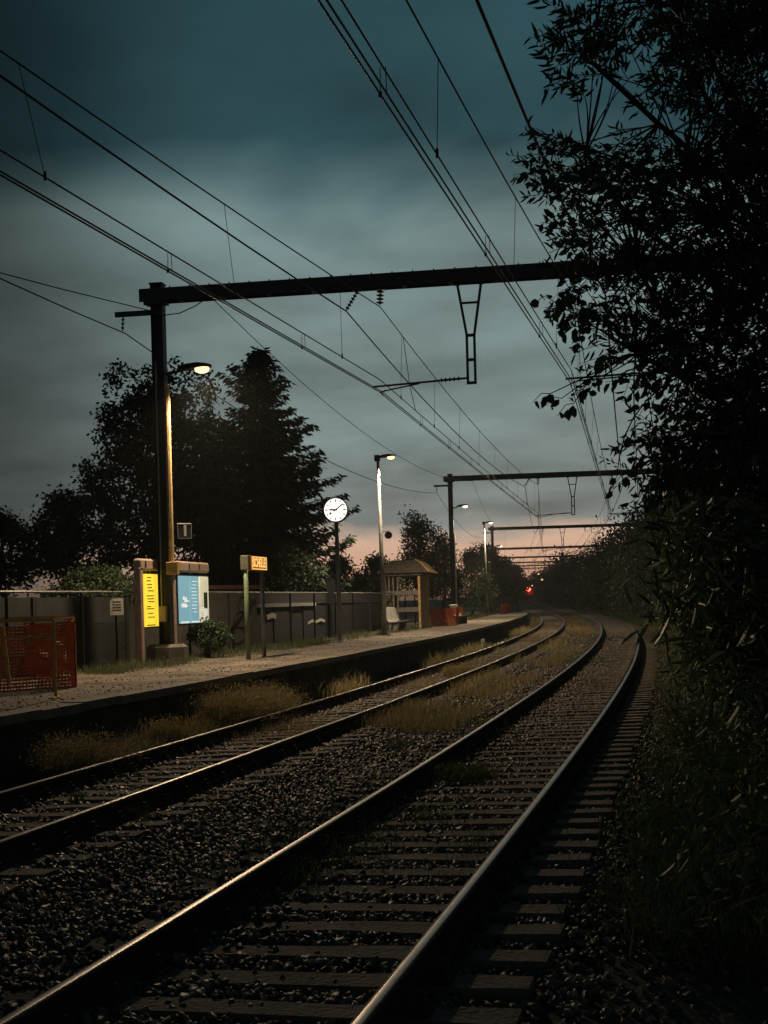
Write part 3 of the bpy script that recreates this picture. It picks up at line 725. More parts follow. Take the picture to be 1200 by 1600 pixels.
# station name sign between two posts
P1 = gnd(388, 1030, PLAT_Z); P2 = gnd(413, 1026, PLAT_Z); dv = P2 - P1; LS = float(np.hypot(dv[0], dv[1])); a = math.atan2(dv[1], dv[0])
t = thing('station_name_sign', 'glowing orange SCHELLE station name box on two posts', 'sign', P1, a)
zt = at(380, 868, 26.6)[2] - PLAT_Z; zb_ = at(380, 891, 26.6)[2] - PLAT_Z
m = MB(); m.tube([(0, 0, 0), (-.02, 0, zt - .03)], .052, 10); tag(m.build('post', 'green_paint', t, smooth=True), 'pale green painted post')
m = MB(); m.tube([(LS, 0, 0), (LS - .02, 0, zb_)], .05, 10); m.build('post', 'galvanised', t, smooth=True)
m = MB(); m.box((LS / 2 - .05, .0, (zt + zb_) / 2), (LS + .10, .19, zt - zb_)); m.build('sign_box', 'sign_grey', t, bevel=.015)
fx = LS / 2 + .02
m = MB(); m.box((fx, -.108, (zt + zb_) / 2), (LS - .08, .03, zt - zb_ - .02)); fc = m.build('lit_face', 'sign_orange', t)
m = MB(); hh = (zt - zb_) / 2 - .03
for s in (-1, 1):
    m.box((fx, -.126, (zt + zb_) / 2 + s * hh), (LS - .10, .008, .022)); m.box((fx + s * (LS / 2 - .06), -.126, (zt + zb_) / 2), (.022, .008, 2 * hh - .024))
m.build('border', 'sign_letters', fc)
tx = text_mesh('SCHELLE', 'lettering', .27, 'sign_letters', fc, (fx, -.126, (zt + zb_) / 2), (math.pi / 2, 0, 0), .003, .006)
tx.scale = ((LS - .22) / max(.01, tx.dimensions.x), 1.0, 1.0)

# small white notice on the fence at the left; notice plate by the clock
p = at(181, 948, 24.6); t = thing('warning_notice', 'tilted small white notice plate on a thin post, left of the timetable board', 'sign', (p[0], p[1], PLAT_Z - .03), .8)
zc = p[2] - PLAT_Z + .03
m = MB(); m.box((0, -.03, zc), (.32, .012, .34)); pl = m.build('plate', 'paint_white', t)
m = MB()
for k in range(4): m.box((0, -.038, zc + .1 - k * .055), (.2, .004, .014))
m.build('printed_lines', 'paint_dark', pl)
m = MB(); m.tube([(0, 0, 0), (0, 0, zc + .14)], .022, 6); m.build('post', 'steel_dark', t)
p = at(517, 935, 40.5); t = thing('warning_notice', 'three small white plates stacked on the fence left of the clock pole', 'sign', (p[0], p[1], PLAT_Z - .03), -.15)
m = MB(); m.tube([(-.08, .04, 0), (-.08, .04, 2.0)], .03, 6); m.build('post', 'steel_dark', t)
for k, (z, h) in enumerate(((1.88, .17), (1.64, .26), (1.34, .27))):
    m = MB(); m.box((0, -.01, z), (.26, .012, h)); m.build('plate', 'sign_plate', t)

# ------------------------------------------------------------------ fence, walls and sheds behind the platform
FO = -9.25
fy = np.arange(8.0, 56.0, 2.6)
t = thing('station_fence', 'long wire mesh fence with a pale top rail behind the platform', 'fence', tp(24, FO, PLAT_Z)); org = Vector(t.location)
def loc(p): return Vector(p) - org
m = MB(); m.tube([loc(tp(y, FO, 2.02)) for y in np.arange(fy[0], fy[-1] + .1, 1.3)], .026, 6); m.build('top_rail', 'galvanised', t)
for y in fy:
    m = MB(); m.tube([loc(tp(y, FO, .40)), loc(tp(y, FO, 2.0))], .032, 6); m.build('post', 'steel_dark', t)
V = []; s = .062
yy = np.arange(fy[0], fy[-1], s)
for sg in (1, -1):
    for y in yy:
        a = tp(y, FO + .035 * sg * .12, .50); y2 = y + sg * 1.45
        if y2 < fy[0] or y2 > fy[-1]: continue
        b = tp(y2, FO + .035 * sg * .12, 1.98); V.append((a, b))
VV = []; w = .0028
for a, b in V:
    VV += [a - (0, w, 0), a + (0, w, 0), b + (0, w, 0), b - (0, w, 0)]
VV = np.array(VV) - np.array(org); F = np.arange(len(VV)).reshape(-1, 4)
tag(np_mesh('wire_mesh', VV, F, 'steel_dark', t), kind='stuff')
# concrete panel wall at the far left: posts with two panels between each
t = thing('panel_wall', 'grey concrete panel wall behind the fence at the far left', 'wall', tp(18, -10.3, .4)); org = Vector(t.location)
hy = np.arange(9.0, 26.0, 2.0)
for i, y in enumerate(hy):
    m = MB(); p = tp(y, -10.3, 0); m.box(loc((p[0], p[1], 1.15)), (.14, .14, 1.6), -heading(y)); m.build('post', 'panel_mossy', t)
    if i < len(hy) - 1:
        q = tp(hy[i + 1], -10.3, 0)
        for z, h, mt in ((1.66, .56, 'panel_concrete_lit'), (1.09, .56, 'panel_mossy'), (.56, .46, 'panel_mossy')):  # upper row's light put into its paler colour; lower rows dark, overgrown
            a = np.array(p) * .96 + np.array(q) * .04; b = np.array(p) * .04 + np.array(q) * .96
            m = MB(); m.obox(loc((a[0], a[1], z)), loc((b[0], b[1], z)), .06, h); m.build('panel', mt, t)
# low brick shed
t = thing('brick_shed', 'low grey brick shed with a reddish roof edge, right of the timetable board', 'shed', tp(29, -10.2, .42)); org = Vector(t.location)
A = np.array(at(262, 960, 29.6)); B = np.array(at(401, 960, 33.2)); dirv = (B - A); dirv[2] = 0; dirv /= np.linalg.norm(dirv); nrm = np.array([-dirv[1], dirv[0], 0])
A[2] = B[2] = 0; C_ = B + nrm * 4; D = A + nrm * 4
m = MB()
m.prism([tuple(loc(q))[:2] for q in (A, B, C_, D)], .35 - org.z, 2.12 - org.z); m.build('wall', 'brick_grey', t)
m = MB(); e = .08
m.prism([tuple(loc(q))[:2] for q in (A - dirv * e - nrm * e, B + dirv * e - nrm * e, C_ + dirv * e + nrm * e, D - dirv * e + nrm * e)], 2.123 - org.z, 2.22 - org.z); m.build('roof', 'roof_red', t)
mid = A * .25 + B * .75 - nrm * .02
for k, zz in enumerate(np.linspace(.9, 1.7, 3)):      # graffiti loops
    m = MB(); m.tube([loc(mid + dirv * (.35 * math.cos(a) + .2 * k) + np.array([0, 0, zz + .22 * math.sin(a)])) for a in np.linspace(0.4, 5.8, 12)], .016, 4); m.build('graffiti', 'paint_dark', t)
# long dark wall with graffiti
t = thing('graffiti_wall', 'long dark blue painted wall with graffiti behind the fence, left of the shelter', 'wall', tp(40, -10.6, .42)); org = Vector(t.location)
A = np.array(at(398, 960, 36.0)); B = np.array(at(604, 960, 52.0)); A[2] = B[2] = 0; dirv = B - A; L = np.linalg.norm(dirv); dirv /= L; nrm = np.array([dirv[1], -dirv[0], 0])
n = 11
for i in range(n):
    a = A + dirv * (L * i / n + .02); b = A + dirv * (L * (i + 1) / n - .02); o_ = nrm * (.03 if i % 2 else 0)
    m = MB(); m.obox(loc(a + o_ + (0, 0, .98)), loc(b + o_ + (0, 0, .98)), .10, 1.24); m.build('panel', 'wall_blue', t)
a = A + nrm * .08; b = A + dirv * L * .35 + nrm * .08
m = MB(); m.obox(loc(a + (0, 0, 1.66)), loc(b + (0, 0, 1.66)), .14, .11); tag(m.build('lintel', 'sign_plate', t), 'pale horizontal strip')
m = MB(); m.obox(loc(A + (0, 0, 1.9)), loc(B + (0, 0, 1.80)), .12, .34); m.build('top_boards', 'wood_dark', t)
def stroke(pts, w, mt):
    m = MB(); q = [loc(A + dirv * (L * f) + nrm * .095 + np.array([0, 0, z])) for f, z in pts]
    for i in range(len(q) - 1): m.obox(q[i] + Vector(nrm) * (.0007 * i), q[i + 1] + Vector(nrm) * (.0007 * i), w, .006, tuple(nrm))
    m.build('graffiti', mt, t)
stroke([(.30, 1.02), (.33, 1.10), (.36, 1.05), (.39, 1.12), (.42, 1.04)], .09, 'paint_white')
stroke([(.05, 1.30), (.08, 1.36), (.10, 1.30)], .16, 'paint_white')

# ------------------------------------------------------------------ building-site barrier and orange netting at the left
def net(name, path, h, label, cell=.05, sw=.012, group=None):
    """netting hung along a ground path: real strips both ways"""
    P = [np.array(p, float) for p in path]; seg = [np.linalg.norm(P[i + 1] - P[i]) for i in range(len(P) - 1)]; tot = sum(seg); nu = max(2, int(tot / cell)); nv = int(h / cell)
    def pt(s, z):
        r = s
        for i, L in enumerate(seg):
            if r <= L or i == len(seg) - 1:
                p = P[i] + (P[i + 1] - P[i]) * min(1.0, r / L); break
            r -= L
        wv = .025 * math.sin(s * 7.0 + z * 5) + .02 * math.sin(s * 17 + z * 9)
        d = (P[min(i + 1, len(P) - 1)] - P[i]); d = d / (np.linalg.norm(d) + 1e-9); sagz = -.05 * abs(math.sin(s * 2.1)) * z / h
        return np.array([p[0] - d[1] * wv, p[1] + d[0] * wv, p[2] + z + sagz])
    VV = []; 
    for j in range(nv + 1):
        z = j * h / nv
        for i in range(nu):
            a, b = pt(i * tot / nu, z), pt((i + 1) * tot / nu, z); VV += [a, b, b + (0, 0, sw * 1.5), a + (0, 0, sw * 1.5)]
    for i in range(nu + 1):
        s_ = i * tot / nu
        for j in range(nv):
            a, b = pt(s_, j * h / nv), pt(s_, (j + 1) * h / nv); e = pt(s_ + sw, j * h / nv) - a; e[2] = 0; VV += [a, a + e, b + e, b]
    VV = np.array(VV); base = P[0]
    t = thing(name, label, 'netting', base, 0, group)
    tag(np_mesh('mesh', VV - base, np.arange(len(VV)).reshape(-1, 4), 'orange_net', t), kind='stuff')
    for q in P:
        m = MB(); q2 = q - base; m.tube([(q2[0], q2[1] + .02, q2[2] - .05), (q2[0], q2[1] + .02, q2[2] + h + .03)], .012, 6); m.build('stake', 'rail_side', t)
net('safety_netting', [gnd(-60, 1086, PLAT_Z), gnd(118, 1074, PLAT_Z), gnd(112, 1058, PLAT_Z), gnd(40, 1058, PLAT_Z)], .98, 'tall orange safety netting round the building-site barrier at the left', .05, .017)
net('safety_netting', [gnd(674, 979, PLAT_Z), gnd(714, 977, PLAT_Z), gnd(722, 971, PLAT_Z)], .80, 'low orange netting stretched between the shelter and the second mast', .045, .02)
net('safety_netting', [gnd(786, 961, PLAT_Z) + (0, 1.5, -.15), gnd(803, 957, PLAT_Z) + (0, 2, -.2)], .85, 'small rust-orange netting at the far platform end', .06, .03)
def barrier(x0, y0, rz, label):
    t = thing('pedestrian_barrier', label, 'barrier', (x0, y0, PLAT_Z), rz, 'yellow barriers behind the orange netting')
    W = 1.35
    def tb(name, pts, r=.022): MB().tube(pts, r, 6).build(name, 'yellow_steel', t)
    tb('rail', [(0, 0, 1.06), (W, 0, 1.06)], .026); tb('rail', [(0, 0, .84), (W, 0, .84)], .022); tb('post', [(0, 0, 0), (0, 0, 1.06)]); tb('post', [(W, 0, 0), (W, 0, 1.06)])
    tb('post', [(W * .55, .02, .2), (W * .5, .02, .98)], .026); tb('brace', [(0, .02, .55), (-.35, .02, .98), (-.9, .02, .98)], .018); tb('brace', [(0, .03, .3), (-.6, .03, .78), (-1.2, .03, .78)], .018)
    tb('brace', [(-.9, .025, .4), (0, .025, .92)], .018)
    for x in (0, W): tb('foot', [(x, -.22, .02), (x, .22, .02)], .02)
p = gnd(38, 1094, PLAT_Z); barrier(p[0] - .95, p[1], .06, 'nearer yellow tube barrier inside the orange netting')
p = gnd(0, 1062, PLAT_Z); barrier(p[0] - .2, p[1] + .5, .1, 'yellow tube barrier at the left picture edge, behind the other barrier')
def sack(u, v, w, h, label):
    p = gnd(u, v, PLAT_Z); m = MB(); m.sphere((0, 0, h / 2), 1.0, 10, 7, 1.0)
    rr = random.Random(int(u)); vs = []
    for x, y, z in m.v:
        z0 = (z - h / 2); k = 1 + rr.uniform(-.12, .12); vs.append((max(-1, min(1, x * 1.25)) * w / 2 * k, max(-1, min(1, y * 1.25)) * w / 2.4 * k, max(0, h / 2 + max(-1, min(1, z0 * 1.2)) * h / 2 * k)))
    m.v = vs; o = m.build('rubble_sack', 'sack', None, smooth=True); o.location = p; tag(o, label, 'sack', 'white sacks inside the netting')
sack(20, 1052, .55, .62, 'pale rubble sack leaning in the left corner of the netted barrier')
sack(60, 1052, .5, .42, 'low pale rubble sack in the middle of the netted barrier')
sack(91, 1052, .30, .60, 'narrow upright pale sack at the right end of the netted barrier')

# ------------------------------------------------------------------ wooden shelter
b = gnd(603, 984, PLAT_Z); hd = heading(52)
t = thing('wooden_shelter', 'small slatted wooden waiting shelter with a hipped ribbed roof', 'shelter', b, -hd * .8)
W, D, Hh = 1.45, 3.2, 2.25         # local x across, local y along the platform
for x in (0, .0 + W):
    for y in (0, D):
        m = MB(); m.box((x, y, Hh / 2), (.10, .10, Hh)); m.build('post', 'wood_and_lit_yellow' if x else 'wood_grey', t, bevel=.008)
for k in range(1, 6):               # slats on the side facing the rails
    y = D * k / 6
    m = MB(); m.box((W + .02, y, Hh / 2), (.035, .24, Hh - .02)); m.build('slat', 'wood_and_lit_yellow', t)
for z in (.82, 1.52):
    m = MB(); m.box((W / 2, -.04, z), (W - .11, .03, .19)); m.build('board', 'wood_grey', t)
    m = MB(); m.box((W / 2, D + .07, z), (W - .11, .03, .19)); m.build('board', 'wood_grey', t)
    m = MB(); m.box((W - .06, D / 2, z), (.03, D - .12, .07)); m.build('board', 'wood_and_lit_yellow', t)
for k in range(7):                  # back slats
    m = MB(); m.box((-.02, .3 + k * .44, Hh / 2), (.03, .15, Hh - .02)); m.build('slat', 'wood_grey', t)
for k in range(3):
    m = MB(); m.box((.18 + k * .18, .02, Hh / 2 + .02), (.07, .03, Hh - .04)); m.build('slat', 'wood_grey', t)
m = MB(); m.box((W / 2, D / 2, Hh + .06), (W + .3, D + .3, .12)); m.build('eaves_beam', 'wood_grey', t)
ov = .30; ez = Hh + .10; rz_ = Hh + .66
c4 = [(-ov, -ov), (W + ov + .1, -ov), (W + ov + .1, D + ov), (-ov, D + ov)]; r2 = [(.25, .55), (W - .25, .55), (W - .25, D - .55), (.25, D - .55)]; mid4 = [((a[0] * .42 + b_[0] * .58), (a[1] * .42 + b_[1] * .58)) for a, b_ in zip(c4, r2)]
vs = [(x, y, ez) for x, y in c4] + [(x, y, ez + .40) for x, y in mid4] + [(x, y, rz_) for x, y in r2]
fs = [(i + l * 4, (i + 1) % 4 + l * 4, (i + 1) % 4 + 4 + l * 4, i + 4 + l * 4) for l in (0, 1) for i in range(4)] + [(8, 9, 10, 11), (3, 2, 1, 0)]
m = MB(); m.add(vs, fs); rf = m.build('roof', 'thatch', t)
for k in range(13):
    y = -ov + (D + 2 * ov) * (k + .5) / 13; f = (y + ov) / (D + 2 * ov); ym = mid4[1][1] + (mid4[2][1] - mid4[1][1]) * f; yr = r2[1][1] + (r2[2][1] - r2[1][1]) * f
    m = MB(); m.tube([(c4[1][0] + .03, y, ez + .02), (mid4[1][0] + .02, ym, ez + .42), (r2[1][0] + .01, yr, rz_ + .02)], .028, 5); m.build('rib', 'wood_and_lit_yellow', rf)
# benches
def bench(u, v, rz, label, seats=2):
    p = gnd(u, v, PLAT_Z); t = thing('platform_bench', label, 'bench', p, rz, 'white seats on the platform')
    for k in range(seats):
        x0 = k * .5
        prof = [(.0, .44), (.12, .40), (.40, .42), (.46, .50), (.60, .92), (.66, .95)]
        m = MB(); vs = []
        for y, z in prof: vs += [(x0 - .22, y, z), (x0 + .22, y, z)]
        for y, z in prof: vs += [(x0 - .22, y + .02, z - .03), (x0 + .22, y + .02, z - .03)]
        n = len(prof); fs = []
        for i in range(n - 1):
            fs += [(2 * i, 2 * i + 1, 2 * i + 3, 2 * i + 2), (2 * n + 2 * i + 2, 2 * n + 2 * i + 3, 2 * n + 2 * i + 1, 2 * n + 2 * i), (2 * i, 2 * i + 2, 2 * n + 2 * i + 2, 2 * n + 2 * i), (2 * i + 1, 2 * n + 2 * i + 1, 2 * n + 2 * i + 3, 2 * i + 3)]
        fs += [(0, 2 * n, 2 * n + 1, 1), (2 * n - 2, 2 * n - 1, 4 * n - 1, 4 * n - 2)]
        m.add(vs, fs); m.build('seat', 'paint_white', t)
    m = MB(); m.box(((seats - 1) * .25, .25, .34), (seats * .5 + .1, .08, .06)); m.build('rail', 'steel_dark', t)
    for x in (-.1, (seats - 1) * .5 + .1):
        m = MB(); m.box((x, .25, .16), (.1, .3, .32)); m.build('leg', 'concrete', t)
bench(626, 987, 1.25, 'white bench in front of the wooden shelter', 3)
bench(724, 975, 1.25, 'white bench behind the second mast, beside the orange netting', 3)

# ------------------------------------------------------------------ train far down the line, and a few distant lights
ty = 318.0; p = tp(ty, 0.0, 0.0); t = thing('train', 'distant dark red train with glowing red tail lights on the right track', 'train', p, -heading(ty))
m = MB(); W = 2.85
sec = [(-W / 2, .9), (-W / 2, 3.1), (-W / 2 + .25, 3.75), (-.5, 4.1), (.5, 4.1), (W / 2 - .25, 3.75), (W / 2, 3.1), (W / 2, .9)]
n = len(sec); vs = [(x, 0, z) for x, z in sec] + [(x, 24, z) for x, z in sec]
m.add(vs, [tuple(range(n))[::-1], tuple(range(n, 2 * n))] + [(i, (i + 1) % n, n + (i + 1) % n, n + i) for i in range(n)]); m.build('body', 'train_red', t)
m = MB(); m.box((0, -.02, 2.95), (2.2, .06, .85)); m.build('windscreen', 'glass_dark', t)
for yb in (3, 20):
    m = MB(); m.box((0, yb, .5), (2.2, 3.0, .7)); m.build('bogie', 'steel_dark', t)
for s in (-1, 1):
    m = MB(); m.tube([(s * .75, -.15, .75), (s * .75, -.55, .75)], .22, 8); m.build('buffer', 'steel_dark', t)
for x, z, r in ((.05, 2.75, .62), (-1.12, 3.55, .40)):
    m = MB(); m.sphere((x, -.14, z), r, 10, 6); m.build('tail_light', 'lamp_red', t)
m = MB(); m.box((1.05, -.08, 3.6), (.3, .1, .3)); m.build('marker_lamp', 'small_lamp', t)
def far_lamp(u, v, d, label, r, mt):
    p = at(u, v, d); zg = float(rise(d)) - .4
    t = thing('street_lamp', label, 'street lamp', (p[0], p[1], zg), 0, 'distant street lamps')
    m = MB(); m.tube([(0, 0, 0), (0, .1, p[2] - zg)], .09, 6); m.build('pole', 'steel_dark', t)
    m = MB(); m.box((.05, 0, p[2] - zg + .3), (.9, .4, .2)); m.build('lamp_housing', 'steel_dark', t)
    m = MB(); m.sphere((0.05, -.1, p[2] - zg), r, 8, 6, .7); m.build('lamp_bowl', mt, t)
far_lamp(846, 906, 290, 'orange street lamp glowing right of the train', .32, 'lamp_lens')
far_lamp(841, 897, 330, 'tiny warm street lamp above the train', .22, 'lamp_lens')
far_lamp(879, 895, 230, 'tiny warm lamp among the far right trees', .16, 'lamp_lens')
# lit ticket box on the third mast
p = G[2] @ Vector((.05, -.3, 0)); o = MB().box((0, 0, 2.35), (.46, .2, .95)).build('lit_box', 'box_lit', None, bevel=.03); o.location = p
tag(o, 'small orange-lit box fixed to the third gantry mast', 'box')
# white marker stones and post
p = gnd(804, 954, .3); m = MB(); m.tube([(0, 0, -.3), (0, 0, .55)], .05, 8); m.sphere((0, 0, .62), .22, 8, 6, .9); o = m.build('marker_post', 'paint_white'); o.location = p; tag(o, 'small white marker post at the far end of the platform', 'post')
p = tp(43.0, -4.75, -.27); m = MB(); m.tube([(0, 0, 0), (0, 0, .42)], .045, 6); m.box((0, 0, .45), (.13, .1, .1)); o = m.build('marker_post', 'paint_white'); o.location = p; tag(o, 'small white peg in the weeds between platform and left rail', 'post')

# ------------------------------------------------------------------ vegetation helpers
RHOMB = np.array([(0, 0, 0), (.45, .5, .06), (1, 0, 0), (.45, -.5, .06)]); RHOMB_F = np.array([(0, 1, 2, 3)])
LEAF = np.array([(0, 0, 0), (.28, .42, .10), (.68, .36, .08), (1, 0, -.06), (.68, -.36, .08), (.28, -.42, .10)]); LEAF_F = np.array([(0, 1, 2, 3), (0, 3, 4, 5)])
def unit(v): return v / (np.linalg.norm(v, axis=-1, keepdims=True) + 1e-9)
def leaf_frames(D, n):
    D = unit(D); R = rng.normal(size=(n, 3)); S = unit(np.cross(D, R)); U = np.cross(S, D); return D, S, U
def leaves(name, P, D, L, W, matn, parent, origin, tmpl=RHOMB, tf=RHOMB_F, kind=None):
    n = len(P); D, S, U = leaf_frames(D, n); L = np.broadcast_to(L, n); W = np.broadcast_to(W, n)
    V = P[:, None, :] - np.asarray(origin)[None, None] + tmpl[None, :, 0:1] * (D * L[:, None])[:, None] + tmpl[None, :, 1:2] * (S * W[:, None])[:, None] + tmpl[None, :, 2:3] * (U * L[:, None])[:, None]
    k = len(tmpl); F = (tf[None] + (np.arange(n) * k)[:, None, None]).reshape(-1, tf.shape[1])
    o = np_mesh(name, V.reshape(-1, 3), F, matn, parent)
    if kind: o['kind'] = kind
    return o
def branch(b, p, q, r0, r1, wig=.08, n=5, seg=5):
    p = np.asarray(p, float); q = np.asarray(q, float); L = np.linalg.norm(q - p); pts = []
    for i in range(n + 1):
        f = i / n; x = p * (1 - f) + q * f + (rng.normal(0, wig * L * .35, 3) if 0 < i < n else 0); pts.append(x)
    b.tube(pts, [r0 + (r1 - r0) * i / n for i in range(n + 1)], seg); return pts

def broad_tree(label, u, vtop, vbot, halfw, d, zg, nclump=260, leafsize=.15, lobes=9, matn='leaf_dark', name='broadleaf_tree', group=None, clump=.42, nl=30, spiky=0.0, trunk_u=None):
    top = at(u, vtop, d); bot = at(u, vbot, d); rw = halfw / FOC * d; ztop = top[2]; zb = max(bot[2], zg + .3); h = ztop - zb
    bx = at(trunk_u if trunk_u else u, vbot, d); base = np.array([bx[0], d, zg])
    t = thing(name, label, 'tree' if h > 3 else 'shrub', base, 0, group)
    # lobes make the outline uneven
    lob = []
    for i in range(lobes):
        f = (i + .5) / lobes; z = zb + h * (.12 + .80 * f); wmax = rw * (1 - .55 * abs(f - .42) ** 1.3 * 1.6)
        a = i * 2.4 + rng.uniform(-.4, .4); rr_ = rng.uniform(.25, .72) * wmax
        lob.append((np.array([top[0] + rr_ * math.cos(a), d + rr_ * math.sin(a), z]), rng.uniform(.34, .55) * rw * (1 - .25 * f), rng.uniform(.12, .2) * h))
    lob.append((np.array([top[0], d, ztop - .14 * h]), .34 * rw, .14 * h))
    for s in (-1, 1): lob.append((np.array([top[0] + s * rw * .62, d, zb + h * rng.uniform(.3, .55)]), .36 * rw, .15 * h))
    C = []
    for i in range(nclump):
        c, rx, rz = lob[rng.integers(len(lob))]; v = rng.normal(size=3); v /= np.linalg.norm(v); r = rng.uniform(.35, 1.0) ** .5
        C.append(c + v * r * np.array([rx, rx, rz]))
    C = np.array(C); P = np.repeat(C, nl, 0) + rng.normal(0, clump * .5, (nclump * nl, 3)) * np.array([1, 1, .75])
    D = rng.normal(size=P.shape) + np.array([0, 0, -.35]); 
    if spiky:
        m_ = rng.random(len(P)) < .3; P[m_, 2] += rng.exponential(spiky, m_.sum()) * (P[m_, 2] > zb + .6 * h)
    leaves('crown', P, D, leafsize * rng.uniform(.6, 1.3, len(P)), leafsize * .62, matn, t, base)
    b = MB(); org = base
    th = zb - zg + h * .55; tr = max(.06, .022 * (ztop - zg)); pts = branch(b, np.zeros(3), np.array([top[0], d, zg + th]) - org, tr, tr * .45, .03, 6, 8)
    b.build('trunk', 'bark', t)
    b = MB()
    for c, rx, rz in lob:
        q = pts[rng.integers(2, len(pts))]; branch(b, q, c - org, tr * .38, tr * .1, .10, 5)
    for i in rng.choice(nclump, min(60, nclump), replace=False):
        c = min(lob, key=lambda l: np.linalg.norm(l[0] - C[i]))[0]; branch(b, c - org, C[i] - org, tr * .12, tr * .05, .1, 3, 4)
    b.build('limbs', 'bark', t); return t

def conifer(label, u, vtop, halfw, d, zg, full=0.0):
    top = at(u, vtop, d); zt = top[2]; rw = halfw / FOC * d; base = np.array([top[0], d, zg]); t = thing('conifer_tree', label, 'tree', base)
    b = MB(); b.tube([(0, 0, 0), (.02, 0, (zt - zg) * .5), (0, 0, zt - zg)], [.20, .12, .015], 8); b.build('trunk', 'bark', t)
    bl = MB(); P = []; D = []; z = zg + .9
    while z < zt - .1:
        f = (z - zg) / (zt - zg)
        if full: r = rw * float(np.interp(f, [0, .12, .45, .62, .74, .82, .93, 1], [.8, .95, .86, .72, .52, .36, .20, .03])) * rng.uniform(.62, 1.22)
        else: r = rw * (1.02 - f) ** .85 * (1.12 if f < .75 else .9)
        nb = max(5, int(8 * (1 - f) + 4)); a0 = rng.uniform(0, 6.28)
        for k in range(nb):
            a = a0 + 6.283 * k / nb + rng.uniform(-.35, .35); L = r * rng.uniform(.45, 1.15)
            dr = np.array([math.cos(a), math.sin(a), 0]); p0 = np.array([top[0], d, z])
            n = max(4, int(L / .11)); pts = []; dro = rng.uniform(.7, 1.5)
            for i in range(n + 1):
                s = i / n; pts.append(p0 + dr * L * s + np.array([0, 0, (-.34 * s + .30 * s * s * s) * L * dro * (1.2 - .7 * f) + (.35 * L * s if f > .8 else 0)]))
            bl.tube([q - base for q in (pts[0], pts[n // 2], pts[-1])], [.028, .016, .006], 4)
            for i in range(1, n + 1):
                for s in (-1, 1):
                    side = np.array([-dr[1], dr[0], 0]) * s
                    for _ in range(4 if full else 3):
                        P.append(pts[i] + rng.normal(0, .06 if full else .03, 3)); D.append(dr * .8 + side * rng.uniform(.1, 1.0) + np.array([0, 0, rng.uniform(-1.1, .2)]))
        z += (.17 if full else .20) + .08 * (1 - f)
    P = np.array(P); D = np.array(D)
    leaves('crown', P, D, rng.uniform(.14, .36, len(P)) * (1 if full else .8), .095, 'needles', t, base); bl.build('limbs', 'bark', t)

# ------------------------------------------------------------------ trees and shrubs behind the platform
YZ = .38
broad_tree('large broadleaf tree with an open crown behind the timetable board', 244, 582, 905, 130, 42, YZ, 760, .17, 24, nl=30, clump=.34)
conifer('tall dark conifer with drooping branches behind the station name sign', 402, 542, 156, 48, YZ, full=1.0)
broad_tree('slender broadleaf tree filling the gap between the big tree and the conifer', 330, 640, 900, 58, 45, YZ, 260, .15, 10, nl=28, clump=.32)
broad_tree('dense rounded dark tree left of the large broadleaf tree', 98, 768, 920, 66, 36, YZ, 240, .13, 9, nl=32, clump=.34)
broad_tree('low dark tree at the left picture edge', 2, 806, 930, 52, 35, YZ, 170, .13, 7, nl=30, clump=.36)
broad_tree('thin dark shrub between the round tree and the big tree', 168, 815, 925, 40, 39, YZ, 120, .12, 6, nl=26, clump=.3)
broad_tree('low leafy shrub over the fence right behind the white notice', 150, 892, 945, 85, 28, YZ, 150, .09, 8, matn='leaf_mid', name='leafy_shrub', nl=30, clump=.26)
broad_tree('dark shrub under the conifer, left half', 335, 840, 935, 60, 46, YZ, 200, .13, 8, nl=30, clump=.36, name='leafy_shrub')
broad_tree('dark shrub under the conifer, behind the name sign', 440, 850, 938, 62, 45, YZ, 200, .13, 8, nl=30, clump=.36, name='leafy_shrub')
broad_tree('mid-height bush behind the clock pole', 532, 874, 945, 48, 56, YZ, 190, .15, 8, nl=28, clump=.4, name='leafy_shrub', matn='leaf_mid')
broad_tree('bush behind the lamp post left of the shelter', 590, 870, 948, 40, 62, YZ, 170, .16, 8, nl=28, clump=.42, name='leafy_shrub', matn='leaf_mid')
broad_tree('dark spiky-topped tree behind the wooden shelter', 655, 806, 940, 44, 76, YZ, 300, .18, 10, nl=28, clump=.46, spiky=.16)
broad_tree('dark spiky tree just left of the second mast', 693, 838, 950, 30, 80, YZ, 190, .18, 8, nl=28, clump=.46, spiky=.14)
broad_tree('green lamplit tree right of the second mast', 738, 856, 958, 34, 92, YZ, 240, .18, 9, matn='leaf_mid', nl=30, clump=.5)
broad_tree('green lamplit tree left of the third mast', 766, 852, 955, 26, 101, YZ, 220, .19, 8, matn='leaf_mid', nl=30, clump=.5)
broad_tree('dark tree right of the third mast', 789, 872, 948, 20, 132, YZ, 200, .24, 8, nl=28, clump=.6)
broad_tree('distant dark tree left of the train', 806, 884, 945, 20, 210, .2, 190, .34, 8, nl=26, clump=.9)
broad_tree('far low tree on the horizon left of the train', 786, 890, 945, 30, 330, .2, 170, .5, 8, nl=26, clump=1.2)
broad_tree('far tree on the horizon above the train', 842, 894, 930, 30, 420, .5, 200, .5, 8, nl=26, clump=1.3)
broad_tree('far tree on the horizon right of the train', 868, 888, 942, 26, 300, .3, 200, .4, 8, nl=26, clump=1.1)
# bush by the shed and undergrowth under the shelter trees
broad_tree('low leafy bush on the platform beside the brick shed', 326, 972, 1034, 30, 27.6, PLAT_Z - .05, 120, .075, 8, matn='leaf_mid', name='leafy_shrub', nl=26, clump=.17)

